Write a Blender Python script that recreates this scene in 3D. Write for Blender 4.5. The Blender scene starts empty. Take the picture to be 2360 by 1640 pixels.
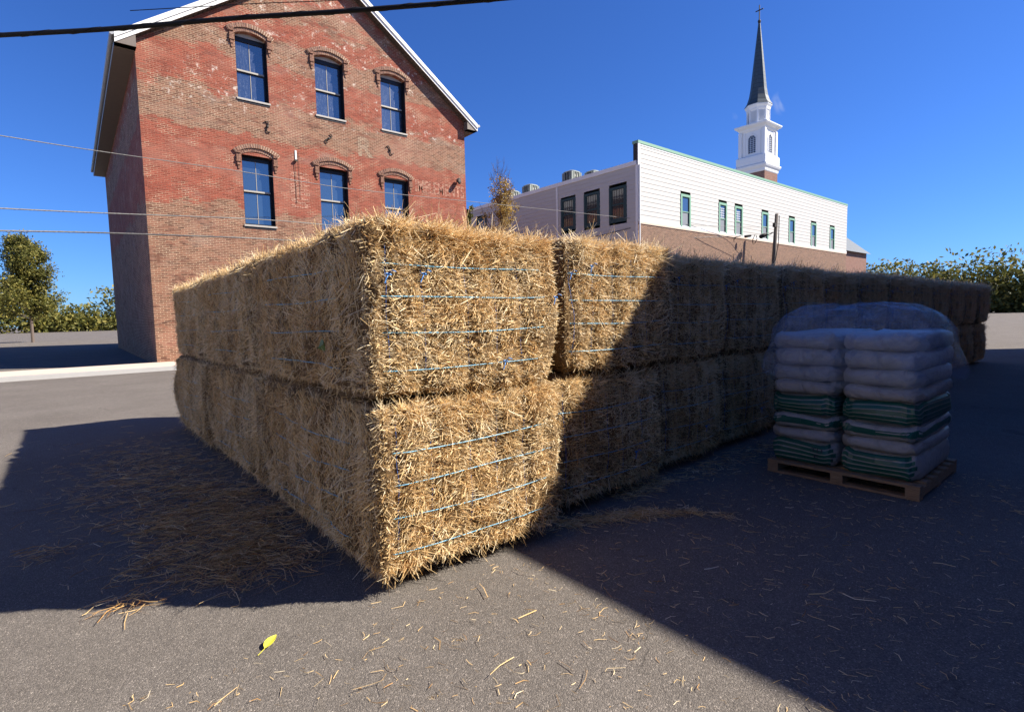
import bpy, math, random
import numpy as np
from mathutils import Matrix, Vector

# ------------------------------------------------------------------ camera, world, sun, exposure
scn = bpy.context.scene
COL = scn.collection
def _cam_axes():
    pitch, roll = math.radians(4.3), math.radians(1.28)
    up = np.array([-math.sin(roll)*math.cos(pitch), -math.cos(roll)*math.cos(pitch), -math.sin(pitch)])
    hy = 820-(up[0]*1500+up[2]*1232)/up[1]
    X = np.array([1500., hy-820, 1232.]); X /= np.linalg.norm(X)
    Y = np.cross(up, X)
    return np.array([X, Y, up])
RC = _cam_axes()                       # rows: world axes seen in camera space (x right, y down, z forward)
CAMP = np.array([0., 0., 1.6])
cd = bpy.data.cameras.new('camera'); cam = bpy.data.objects.new('camera', cd); COL.objects.link(cam)
r_, d_, f_ = RC[:, 0], RC[:, 1], RC[:, 2]
cam.matrix_world = Matrix(((r_[0], -d_[0], -f_[0], 0), (r_[1], -d_[1], -f_[1], 0), (r_[2], -d_[2], -f_[2], 1.6), (0, 0, 0, 1)))
cd.sensor_width = 36; cd.lens = 1232/2360*36; cd.clip_start = .05; cd.clip_end = 3000
scn.camera = cam
def at_y(px, py, y):                   # the real point at depth plane y seen at a photo pixel (used only for measuring)
    d = RC@np.array([px-1180., py-820., 1232.]); return CAMP+d*((y-CAMP[1])/d[1])
def at_x(px, py, x):
    d = RC@np.array([px-1180., py-820., 1232.]); return CAMP+d*((x-CAMP[0])/d[0])
def at_z(px, py, z=0.):
    d = RC@np.array([px-1180., py-820., 1232.]); return CAMP+d*((z-CAMP[2])/d[2])
def at_d(px, py, dep):
    d = RC@np.array([px-1180., py-820., 1232.]); return CAMP+d*(dep/(d@f_))

SUN = np.array([.90, -.74, 1.0]); SUN /= np.linalg.norm(SUN)
SUN_EL = math.asin(SUN[2]); SUN_AZ = math.atan2(SUN[0], SUN[1])     # clockwise from +Y
sl = bpy.data.lights.new('sun', 'SUN'); sl.energy = 5.0; sl.angle = math.radians(.53); sl.color = (1., .925, .80)
so = bpy.data.objects.new('sun', sl); COL.objects.link(so)
so.rotation_euler = Vector(SUN).to_track_quat('Z', 'Y').to_euler(); so.location = (20, -25, 30)

w = bpy.data.worlds.new('World'); scn.world = w; w.use_nodes = True
wn, wl = w.node_tree.nodes, w.node_tree.links
bgn = wn['Background']; sky = wn.new('ShaderNodeTexSky'); sky.sky_type = 'NISHITA'; sky.sun_disc = False
sky.sun_elevation = SUN_EL; sky.sun_rotation = SUN_AZ; sky.altitude = 200; sky.air_density = 1.0; sky.dust_density = .15; sky.ozone_density = 3.5
gam = wn.new('ShaderNodeHueSaturation'); gam.inputs['Saturation'].default_value = 1.0
tint = wn.new('ShaderNodeMixRGB'); tint.blend_type = 'MULTIPLY'; tint.inputs[0].default_value = 1; tint.inputs[2].default_value = (.41, .75, 1.42, 1)
wl.new(sky.outputs[0], tint.inputs[1]); wl.new(tint.outputs[0], gam.inputs['Color'])
# thin white wisps of cloud in two directions of the sky
tcw = wn.new('ShaderNodeTexCoord'); last = gam.outputs[0]
def wisp(px, py, rad, amt, last):
    d = RC@np.array([px-1180., py-820., 1232.]); d /= np.linalg.norm(d)
    dist = wn.new('ShaderNodeVectorMath'); dist.operation = 'DISTANCE'; dist.inputs[1].default_value = tuple(d)
    nz = wn.new('ShaderNodeTexNoise'); nz.inputs['Scale'].default_value = 30; nz.inputs['Detail'].default_value = 6; nz.inputs['Distortion'].default_value = .8
    wl.new(tcw.outputs['Generated'], nz.inputs['Vector']); wl.new(tcw.outputs['Generated'], dist.inputs[0])
    mr = wn.new('ShaderNodeMapRange'); mr.inputs[1].default_value = 0; mr.inputs[2].default_value = rad; mr.inputs[3].default_value = 1; mr.inputs[4].default_value = 0
    wl.new(dist.outputs['Value'], mr.inputs[0])
    m2 = wn.new('ShaderNodeMapRange'); m2.inputs[1].default_value = .42; m2.inputs[2].default_value = .75; wl.new(nz.outputs[0], m2.inputs[0])
    mu = wn.new('ShaderNodeMath'); mu.operation = 'MULTIPLY'; wl.new(mr.outputs[0], mu.inputs[0]); wl.new(m2.outputs[0], mu.inputs[1])
    m3 = wn.new('ShaderNodeMath'); m3.operation = 'MULTIPLY'; m3.use_clamp = True; m3.inputs[1].default_value = amt; wl.new(mu.outputs[0], m3.inputs[0])
    mx = wn.new('ShaderNodeMixRGB'); mx.inputs[2].default_value = (7.5, 8, 8.6, 1); wl.new(m3.outputs[0], mx.inputs[0]); wl.new(last, mx.inputs[1])
    return mx.outputs[0]
last = wisp(1806, 236, .020, .7, last); last = wisp(1686, 274, .010, .5, last)
wl.new(last, bgn.inputs[0]); bgn.inputs[1].default_value = .05

scn.view_settings.view_transform = 'Standard'; scn.view_settings.look = 'None'; scn.view_settings.gamma = 1
scn.view_settings.exposure = 1.17
scn.render.resolution_x = 1024; scn.render.resolution_y = 711
scn.render.engine = 'CYCLES'

# ------------------------------------------------------------------ helpers
R0 = random.Random(7)
def tag(o, label=None, cat=None, group=None, kind=None):
    if label: o['label'] = label
    if cat: o['category'] = cat
    if group: o['group'] = group
    if kind: o['kind'] = kind
    return o
def empty(name, loc, label, cat, group=None, rz=0):
    o = bpy.data.objects.new(name, None); COL.objects.link(o); o.location = loc; o.rotation_euler[2] = rz
    o.empty_display_size = .2
    return tag(o, label, cat, group)
def copy_tree(o, parent=None):
    c = o.copy(); COL.objects.link(c); c.parent = parent
    for ch in list(o.children): copy_tree(ch, c)
    return c
class MB:
    def __init__(s, off=(0, 0, 0)): s.v = []; s.f = []; s.m = []; s.o = Vector(off)
    def face(s, pts, m=0):
        b = len(s.v); s.v += [Vector(p)-s.o for p in pts]; s.f.append(list(range(b, b+len(pts)))); s.m.append(m)
    def box(s, x0, x1, y0, y1, z0, z1, m=0):
        b = len(s.v); s.v += [Vector(p)-s.o for p in ((x0,y0,z0),(x1,y0,z0),(x1,y1,z0),(x0,y1,z0),(x0,y0,z1),(x1,y0,z1),(x1,y1,z1),(x0,y1,z1))]
        for q in ((0,3,2,1),(4,5,6,7),(0,1,5,4),(1,2,6,5),(2,3,7,6),(3,0,4,7)): s.f.append([b+i for i in q]); s.m.append(m)
    def prism(s, poly, ax, a0, a1, m=0):      # poly of 2D points extruded along axis ax
        def P(p, a): return {'y': (p[0], a, p[1]), 'x': (a, p[0], p[1]), 'z': (p[0], p[1], a)}[ax]
        n = len(poly); b = len(s.v)
        s.v += [Vector(P(p, a0))-s.o for p in poly]+[Vector(P(p, a1))-s.o for p in poly]
        s.f.append([b+i for i in range(n)]); s.m.append(m); s.f.append([b+n+i for i in reversed(range(n))]); s.m.append(m)
        for i in range(n): j = (i+1) % n; s.f.append([b+i, b+n+i, b+n+j, b+j]); s.m.append(m)
    def tube(s, pts, r, n=6, m=0, cap=True):
        pts = [Vector(p)-s.o for p in pts]; rs = r if isinstance(r, (list, tuple)) else [r]*len(pts)
        b = len(s.v); t0 = None
        for i, p in enumerate(pts):
            t = (pts[min(i+1, len(pts)-1)]-pts[max(i-1, 0)]).normalized()
            if t0 is None:
                a = Vector((0, 0, 1)) if abs(t.z) < .9 else Vector((1, 0, 0)); u = t.cross(a).normalized()
            else: u = (u-t*u.dot(t)).normalized()
            t0 = t; v = t.cross(u)
            for k in range(n):
                an = 2*math.pi*k/n; s.v.append(p+(u*math.cos(an)+v*math.sin(an))*rs[i])
        for i in range(len(pts)-1):
            for k in range(n):
                a = b+i*n+k; c = b+i*n+(k+1) % n; s.f.append([a, c, c+n, a+n]); s.m.append(m)
        if cap:
            s.f.append([b+k for k in reversed(range(n))]); s.m.append(m); e = b+(len(pts)-1)*n; s.f.append([e+k for k in range(n)]); s.m.append(m)
    def rings(s, rings, m=0, cap=True):       # list of equal-length closed loops
        b = len(s.v); n = len(rings[0])
        for r in rings: s.v += [Vector(p)-s.o for p in r]
        for i in range(len(rings)-1):
            for k in range(n):
                a = b+i*n+k; c = b+i*n+(k+1) % n; s.f.append([a, c, c+n, a+n]); s.m.append(m)
        if cap:
            s.f.append([b+k for k in reversed(range(n))]); s.m.append(m); e = b+(len(rings)-1)*n; s.f.append([e+k for k in range(n)]); s.m.append(m)
    def build(s, name, mats, parent=None, smooth=False, bevel=0):
        me = bpy.data.meshes.new(name); me.from_pydata([tuple(v) for v in s.v], [], s.f); me.update()
        mats = mats if isinstance(mats, (list, tuple)) else [mats]
        for m in mats: me.materials.append(m)
        me.polygons.foreach_set('material_index', s.m)
        if smooth: me.polygons.foreach_set('use_smooth', [True]*len(s.f))
        o = bpy.data.objects.new(name, me); COL.objects.link(o); o.parent = parent
        if parent is None: o.location = s.o
        if bevel:
            md = o.modifiers.new('bevel', 'BEVEL'); md.width = bevel; md.segments = 2; md.limit_method = 'ANGLE'
        return o

class NT:
    def __init__(s, name):
        s.mat = bpy.data.materials.new(name); s.mat.use_nodes = True; s.t = s.mat.node_tree; s.n = s.t.nodes; s.l = s.t.links
        s.b = s.n['Principled BSDF']; s.out = s.n['Material Output']; s._tc = None
    def tc(s, k='Object'):
        if s._tc is None: s._tc = s.n.new('ShaderNodeTexCoord')
        return s._tc.outputs[k]
    def N(s, typ, ins=None, **kw):
        n = s.n.new('ShaderNode'+typ)
        for k, v in kw.items(): setattr(n, k, v)
        for k, v in (ins or {}).items():
            i = n.inputs[k]
            if hasattr(v, 'links') or isinstance(v, bpy.types.NodeSocket): s.l.new(v, i)
            else: i.default_value = v
        return n
    def math(s, op, a, b=0., clamp=False): return s.N('Math', {0: a, 1: b}, operation=op, use_clamp=clamp).outputs[0]
    def mix(s, f, a, b, t='MIX'): return s.N('MixRGB', {0: f, 1: a, 2: b}, blend_type=t).outputs[0]
    def noise(s, scale, detail=3, vec=None, rough=.55, dist=0., W=None):
        return s.N('TexNoise', {'Vector': vec if vec is not None else s.tc(), 'Scale': scale, 'Detail': detail, 'Roughness': rough, 'Distortion': dist}).outputs[0]
    def ramp(s, f, stops, interp='LINEAR'):
        n = s.N('ValToRGB', {0: f}); e = n.color_ramp.elements; n.color_ramp.interpolation = interp
        while len(e) < len(stops): e.new(.5)
        for i, (p, c) in enumerate(stops): e[i].position = p; e[i].color = (c[0], c[1], c[2], 1) if hasattr(c, '__len__') else (c, c, c, 1)
        return n.outputs[0]
    def mapr(s, v, a, b, c=0., d=1.): return s.N('MapRange', {0: v, 1: a, 2: b, 3: c, 4: d}).outputs[0]
    def scalev(s, v): return s.N('Mapping', {'Vector': s.tc(), 'Scale': v}).outputs[0]
    def set(s, col=None, rough=None, bump=None, bstr=.3, bdist=.02, metal=None, spec=None):
        if col is not None:
            if isinstance(col, bpy.types.NodeSocket): s.l.new(col, s.b.inputs['Base Color'])
            else: s.b.inputs['Base Color'].default_value = (*col, 1)
        if rough is not None:
            if isinstance(rough, bpy.types.NodeSocket): s.l.new(rough, s.b.inputs['Roughness'])
            else: s.b.inputs['Roughness'].default_value = rough
        if metal is not None: s.b.inputs['Metallic'].default_value = metal
        if spec is not None: s.b.inputs['Specular IOR Level'].default_value = spec
        if bump is not None:
            b = s.N('Bump', {'Height': bump, 'Strength': bstr, 'Distance': bdist}); s.l.new(b.outputs[0], s.b.inputs['Normal'])
        return s.mat
def C4(c): return (c[0], c[1], c[2], 1)
def paint(name, col, rough=.55, var=.12, scale=6., spec=.4, metal=0.):
    t = NT(name); n = t.noise(scale, 4); c = t.mix(n, C4([x*(1-var) for x in col]), C4([min(1, x*(1+var)) for x in col]))
    return t.set(c, rough, n, .05, .01, metal, spec)

# ------------------------------------------------------------------ materials
M = {}
# asphalt
t = NT('asphalt')
agg = t.N('TexVoronoi', {'Vector': t.tc(), 'Scale': 190.}); agg2 = t.N('TexVoronoi', {'Vector': t.tc(), 'Scale': 320.})
fine = t.noise(420, 3); big = t.noise(.7, 5); mid = t.noise(9, 5)
c0 = t.ramp(agg.outputs['Color'], [(0, (.058, .053, .050)), (.45, (.092, .084, .078)), (.8, (.135, .123, .113)), (1, (.30, .27, .245))])
c1 = t.mix(t.mapr(fine, .35, .7), c0, (.108, .099, .092, 1)); c1 = t.mix(.75, c1, c0)
c2 = t.mix(1.0, c1, t.ramp(big, [(.3, (1.28, 1.24, 1.20)), (.7, (1.58, 1.54, 1.50))]), 'MULTIPLY'); c2 = t.mix(1., c2, t.ramp(mid, [(.25, .9), (.75, 1.07)]), 'MULTIPLY')
wv_ = t.N('VectorMath', {0: t.tc(), 1: t.N('VectorMath', {0: t.N('TexNoise', {'Vector': t.tc(), 'Scale': 2.2, 'Detail': 5.}).outputs['Color'], 'Scale': .55}, operation='SCALE').outputs[0]}, operation='ADD').outputs[0]
ck = t.N('TexVoronoi', {'Vector': wv_, 'Scale': .42}, feature='DISTANCE_TO_EDGE').outputs['Distance']
ckm = t.math('MULTIPLY', t.mapr(ck, .0, .0035, 1., 0.), t.mapr(t.noise(.5, 3), .50, .60)); c2 = t.mix(t.math('MULTIPLY', ckm, .65), c2, (.035, .032, .03, 1))
c2 = t.mix(t.mapr(t.noise(1.4, 4, None, .6, .5), .66, .74, 0., .35), c2, (.05, .046, .042, 1))
hgt = t.math('ADD', t.math('MULTIPLY', agg.outputs['Distance'], -1.), t.math('MULTIPLY', fine, .4))
M['asphalt'] = t.set(c2, t.mapr(mid, .2, .8, .82, .95), hgt, .6, .006, spec=.10)

# straw
def straw_mat(name, dark=1.):
    t = NT(name)
    a = t.N('Attribute', attribute_name='tone').outputs['Fac']
    c = t.ramp(a, [(0, (.29*dark, .135*dark, .042*dark)), (.2, (.50*dark, .275*dark, .095*dark)), (.5, (.71*dark, .475*dark, .215*dark)), (.8, (.81*dark, .61*dark, .33*dark)), (1, (.88*dark, .75*dark, .52*dark))])
    t.set(c, .5, spec=.45)
    tr = t.N('BsdfTranslucent', {'Color': c}); mx = t.N('MixShader', {0: .22, 1: t.b.outputs[0], 2: tr.outputs[0]})
    t.l.new(mx.outputs[0], t.out.inputs[0]); return t.mat
M['straw'] = straw_mat('straw_stalks')
t = NT('packed_straw')
n1 = t.noise(38, 8, t.scalev((1, 1, 1.6)), .75, 1.2); n2 = t.noise(3.2, 3)
c = t.ramp(n1, [(.25, (.06, .032, .012)), (.5, (.19, .11, .042)), (.75, (.40, .25, .105))])
c = t.mix(t.mapr(n2, .4, .65), c, t.mix(.5, c, (.10, .06, .03, 1)))
M['straw_core'] = t.set(c, .9, n1, .9, .03)
M['old_straw'] = straw_mat('weathered_straw', .62)
M['twine'] = paint('blue_twine', (.12, .42, .66), .5, .25, 60)
M['twine_dark'] = paint('dark_blue_twine', (.055, .11, .33), .5, .25, 60)
M['knot'] = paint('twine_knot_blue', (.04, .22, .62), .5, .25, 80)
M['leaf_yellow'] = paint('yellow_leaf', (.62, .58, .05), .55, .2, 40)
M['leaf_green'] = paint('green_leaf', (.07, .12, .015), .5, .3, 40)
t = NT('pallet_wood'); n = t.noise(9, 6, t.scalev((1, 1, 14)), .6)
M['wood'] = t.set(t.ramp(n, [(.3, (.20, .12, .065)), (.7, (.38, .25, .15))]), .85, n, .3)

# old painted brick of the gabled building
COURSE, BL = .0692, .218
def brick_mat(name, kind):
    t = NT(name)
    sx = t.N('SeparateXYZ', {0: t.tc()}); x, y, z = sx.outputs
    u = t.math('ADD', x, y); vec = t.N('CombineXYZ', {0: u, 1: z, 2: 0.}).outputs[0]
    wob = t.noise(3., 2, vec); wv = t.N('VectorMath', {0: vec, 1: t.N('CombineXYZ', {0: 0., 1: t.math('MULTIPLY', wob, .02), 2: 0.}).outputs[0]}, operation='ADD').outputs[0]
    br = t.N('TexBrick', {'Vector': wv, 'Color1': (0, 0, 0, 1), 'Color2': (1, 1, 1, 1), 'Mortar': (.5, .5, .5, 1), 'Scale': 1., 'Mortar Size': .0100, 'Mortar Smooth': .35, 'Bias': 0., 'Brick Width': BL, 'Row Height': COURSE})
    rnd, mort = br.outputs['Color'], br.outputs['Fac']
    # brick-snapped coordinates so patches of paint end at whole bricks
    row = t.math('FLOOR', t.math('DIVIDE', z, COURSE)); zq = t.math('MULTIPLY', row, COURSE)
    uq = t.math('MULTIPLY', t.math('FLOOR', t.math('DIVIDE', t.math('ADD', u, t.math('MULTIPLY', t.math('MODULO', row, 2.), BL/2)), BL)), BL)
    q = t.N('CombineXYZ', {0: t.math('MULTIPLY', uq, .55), 1: t.math('MULTIPLY', zq, 1.), 2: 0.}).outputs[0]
    qn = t.noise(1.2, 6, q, .68, .6); qn2 = t.noise(2.3, 5, q, .7); fn = t.noise(26, 4, vec, .7); sm = t.noise(5., 6, vec, .7)
    if kind == 'old':
        red = t.mix(rnd, (.12, .024, .015, 1), (.27, .060, .036, 1)); red = t.mix(t.mapr(fn, .42, .75), red, (.33, .12, .078, 1))
        bare = t.mix(rnd, (.085, .038, .026, 1), (.235, .105, .066, 1)); bare = t.mix(t.mapr(sm, .45, .75), bare, (.27, .15, .105, 1))
        # bands of old sign paint across the wall by height
        zz = t.math('ADD', z, t.math('MULTIPLY', t.math('SUBTRACT', qn, .5), 1.7))
        f = t.mapr(zz, 5.2, 17.2)
        band = t.ramp(f, [(0, 0.), (.083, .1), (.098, .95), (.29, .92), (.328, .85), (.35, .06), (.425, .12), (.47, .55), (.52, .9), (.575, .85), (.60, .2), (.66, .2), (.69, .8), (.74, .75), (.78, .25), (.88, .6), (1., .4)])
        msk = t.mapr(t.math('ADD', band, t.math('MULTIPLY', t.math('SUBTRACT', qn2, .5), 2.2)), .38, .60)
        col = t.mix(msk, bare, red)
        pink = t.mapr(t.noise(.55, 3, t.N('Mapping', {'Vector': q, 'Location': (7.3, 2.1, 0)}).outputs[0]), .52, .7, 0., .5)
        col = t.mix(pink, col, (.33, .15, .11, 1))
        grey = t.mapr(t.noise(1.1, 4, t.N('Mapping', {'Vector': q, 'Location': (1.3, 8.1, 0)}).outputs[0]), .57, .7, 0., .35)
        col = t.mix(grey, col, (.25, .205, .175, 1))
        mcol = t.mix(t.mapr(msk, 0., 1.), (.38, .265, .175, 1), (.33, .15, .10, 1))
        mcol = t.mix(t.mapr(t.noise(1.3, 4, vec), .50, .66), mcol, (.50, .37, .25, 1))
        mdark = t.mapr(t.noise(1.7, 5, t.N('Mapping', {'Vector': q, 'Location': (3.3, 4.1, 0)}).outputs[0], .7), .53, .6)
        mcol = t.mix(t.math('MULTIPLY', mdark, .85), mcol, t.mix(.5, col, (.16, .09, .07, 1)))
        col = t.mix(mort, col, mcol)
        wh = t.math('MULTIPLY', t.mapr(t.noise(3.4, 7, vec, .78), .56, .62), t.mapr(t.noise(.62, 2, t.N('Mapping', {'Vector': q, 'Location': (4.4, 1.7, 0)}).outputs[0]), .46, .58))
        wh = t.math('MULTIPLY', wh, t.mapr(z, 9.8, 10.8))
        col = t.mix(t.math('MULTIPLY', wh, .9), col, (.66, .58, .50, 1))
    elif kind == 'lettering':
        col = t.mix(rnd, (.36, .20, .13, 1), (.52, .33, .24, 1)); col = t.mix(t.mapr(sm, .28, .56), col, t.mix(rnd, (.12, .016, .010, 1), (.245, .038, .022, 1)))
        col = t.mix(mort, col, (.55, .37, .27, 1))
    elif kind == 'grey_lettering':
        col = t.mix(rnd, (.17, .115, .085, 1), (.28, .20, .15, 1)); col = t.mix(t.mapr(sm, .42, .6), col, t.mix(rnd, (.085, .042, .03, 1), (.235, .125, .08, 1)))
        col = t.mix(mort, col, (.50, .37, .25, 1))
    elif kind == 'modern':
        col = t.mix(rnd, (.08, .036, .022, 1), (.19, .095, .06, 1)); col = t.mix(mort, col, (.48, .37, .28, 1))
    elif kind == 'church':
        col = t.mix(rnd, (.14, .062, .045, 1), (.25, .12, .09, 1)); col = t.mix(mort, col, (.36, .28, .23, 1))
    h = t.math('ADD', t.math('MULTIPLY', mort, -1.), t.math('MULTIPLY', sm, .5))
    return t.set(col, .88, h, .55, .012, spec=.2)
M['brick'] = brick_mat('old_painted_brick', 'old')
M['lettering'] = brick_mat('faded_sign_paint', 'lettering'); M['grey_lettering'] = brick_mat('faded_grey_sign_paint', 'grey_lettering')
M['brick_modern'] = brick_mat('brown_brick', 'modern'); M['brick_church'] = brick_mat('dark_brick', 'church')
t = NT('arch_brick'); rnd = t.N('ObjectInfo').outputs['Random']; n = t.noise(14, 5)
M['arch_brick'] = t.set(t.mix(t.mapr(n, .35, .7), (.13, .06, .04, 1), (.30, .155, .10, 1)), .88, n, .4)
M['mortar'] = paint('pale_mortar', (.58, .45, .32), .9, .2, 20)
M['black'] = paint('black_window_paint', (.012, .012, .015), .45, .3)
M['sash'] = paint('sash_rail_paint', (.36, .34, .29), .5, .15)
M['sill'] = paint('weathered_sill', (.36, .34, .31), .6, .2, 12)
M['arch_panel'] = paint('grey_arch_panel', (.40, .39, .38), .6, .1)
M['white_trim'] = paint('white_trim_paint', (.76, .76, .74), .5, .05)
M['soffit'] = paint('dark_soffit', (.16, .13, .11), .6, .15)
M['roof_metal'] = paint('grey_roof', (.34, .35, .36), .45, .1)
M['iron'] = paint('rusty_iron', (.035, .028, .024), .7, .4, 30)
M['wire'] = paint('black_cable', (.012, .012, .014), .6, .3, 40, .2)
M['wire_grey'] = paint('weathered_wire', (.14, .135, .13), .5, .5, 25)
def glass_mat(name, tint, refl=.35, dirt=True, rough=.04):
    t = NT(name); t.set(tint, .25, spec=.5)
    gl = t.N('BsdfGlossy', {'Color': (.88, .84, .80, 1), 'Roughness': rough})
    nb = t.noise(1.3, 2); bp = t.N('Bump', {'Height': nb, 'Strength': .06, 'Distance': .04}); t.l.new(bp.outputs[0], gl.inputs['Normal'])
    mx = t.N('MixShader', {0: refl, 1: t.b.outputs[0], 2: gl.outputs[0]})
    last = mx
    if dirt:
        s = t.noise(5., 7, t.scalev((5., 1, .55)), .75); s2 = t.noise(17, 5, None, .7)
        d = t.math('MULTIPLY', t.mapr(s, .48, .72), t.mapr(s2, .42, .66)); di = t.N('BsdfDiffuse', {'Color': (.35, .42, .55, 1)})
        last = t.N('MixShader', {0: t.math('MULTIPLY', d, .55), 1: mx.outputs[0], 2: di.outputs[0]})
    t.l.new(last.outputs[0], t.out.inputs[0]); return t.mat
M['glass_dirty'] = glass_mat('dusty_window_glass', (.020, .030, .06), .24)
M['glass'] = glass_mat('window_glass', (.020, .035, .055), .28, False)
M['glass_dark'] = glass_mat('dark_window_glass', (.012, .016, .024), .09, False)
# lap siding
def siding_mat(name, col):
    t = NT(name); n = t.noise(1.1, 4); n2 = t.noise(24, 4, t.scalev((.2, .2, 3)))
    c = t.mix(n, C4([x*.93 for x in col]), C4([min(.9, x*1.04) for x in col])); c = t.mix(t.mapr(n2, .35, .8, 0., .12), c, (.45, .42, .38, 1))
    return t.set(c, .6, n2, .04)
M['siding'] = siding_mat('white_lap_siding', (.485, .47, .44))
M['green_trim'] = paint('pale_green_trim', (.20, .36, .25), .5, .1)
M['dark_green'] = paint('dark_green_trim', (.012, .045, .048), .5, .2)
M['conc_band'] = paint('pale_stone_band', (.60, .47, .38), .8, .12)
M['ac'] = paint('condenser_grille', (.26, .29, .265), .5, .1)
M['ac_dark'] = paint('condenser_dark', (.03, .035, .035), .5, .1)
M['steeple_white'] = paint('steeple_white_paint', (.78, .79, .80), .5, .04)
t = NT('steeple_shingles'); sx = t.N('SeparateXYZ', {0: t.tc()}); n = t.noise(3, 4)
fr = t.math('FRACT', t.math('DIVIDE', sx.outputs[2], .62)); ln = t.math('GREATER_THAN', fr, .90)
c = t.mix(n, (.028, .042, .055, 1), (.075, .10, .11, 1)); c = t.mix(ln, c, (.015, .02, .03, 1))
M['shingle'] = t.set(c, .5, ln, .4, .05)
M['bark'] = paint('tree_bark', (.13, .10, .085), .9, .4, 20)
def leaf_mat(name, c0, c1, c2):
    t = NT(name); a = t.N('Attribute', attribute_name='tone').outputs['Fac']
    c = t.ramp(a, [(0, c0), (.5, c1), (1, c2)]); t.set(c, .6, spec=.3)
    tr = t.N('BsdfTranslucent', {'Color': c}); mx = t.N('MixShader', {0: .3, 1: t.b.outputs[0], 2: tr.outputs[0]}); t.l.new(mx.outputs[0], t.out.inputs[0]); return t.mat
M['leaf_autumn'] = leaf_mat('autumn_leaves', (.16, .11, .03), (.40, .26, .07), (.60, .44, .15))
M['leaf_olive'] = leaf_mat('olive_leaves', (.05, .06, .015), (.14, .14, .03), (.30, .25, .06))
M['pole'] = paint('weathered_pole', (.085, .07, .06), .9, .35, 8)
t = NT('white_bag_plastic'); n = t.noise(7, 7, None, .65, 1.6); n2 = t.noise(2.5, 4)
c = t.mix(t.mapr(n, .35, .7), (.33, .325, .325, 1), (.44, .435, .43, 1)); c = t.mix(t.mapr(n2, .5, .75, 0., .4), c, (.26, .24, .21, 1))
M['bag_white'] = t.set(c, .38, n, 1., .035)
M['bag_green'] = paint('green_bag_print', (.012, .10, .075), .35, .15, 9)
M['ink'] = paint('dark_print', (.02, .02, .05), .5, .1)
t = NT('stretch_film'); t.set((.55, .68, .9), .22, spec=.6); n = t.noise(5, 5, None, .6, 1.5)
tp = t.N('BsdfTransparent', {'Color': (.93, .96, 1, 1)}); bpn = t.N('Bump', {'Height': n, 'Strength': .6, 'Distance': .05}); t.l.new(bpn.outputs[0], t.b.inputs['Normal'])
mx = t.N('MixShader', {0: t.mapr(n, .3, .75, .05, .26), 1: tp.outputs[0], 2: t.b.outputs[0]}); t.l.new(mx.outputs[0], t.out.inputs[0]); M['film'] = t.mat

# ------------------------------------------------------------------ ground
g = MB(); g.face([(-400, -400, 0), (600, -400, 0), (600, 900, 0), (-400, 900, 0)])
tag(g.build('ground', M['asphalt']), kind='structure')

# ------------------------------------------------------------------ gabled brick building
BX0, BX1, BY, EAVE, APX = 2.47, 17.03, 24.34, 11.75, 9.75
SL = .71; ZW = 12.0                                     # rake slope, wall height at the corners
bb = empty('brick_building', (BX0, BY, 0), 'old red and brown brick gabled building with arched windows and faded painted signs', 'building')
O = (BX0, BY, 0)
def zroof(x): return ZW+SL*((BX1-x) if x > APX else (x-BX0))
WIN = []                                                # (cx, half width, sill, meeting, spring, crown, dirty)
for cx, hw in ((6.47, .60), (9.72, .65), (12.87, .65)):
    WIN.append((cx, hw, 10.72, 11.92, 13.25, 13.41, True)); WIN.append((cx, hw, 5.62, 7.05, 8.46, 8.63, False))
WIN += [(6.47, .6, .95, 2.3, 3.3, 3.55, False), (12.87, .65, .95, 2.3, 3.3, 3.55, False), (9.72, .75, .02, 2.2, 3.1, 3.4, False)]
def arc_z(x, cx, hw, sp, cr): return sp+(cr-sp)*(1-((x-cx)/hw)**2)
wm = MB(O)
cols = sorted(set((c, ) for c, *_ in WIN)); RV = .42
edges = [BX0]
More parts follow.
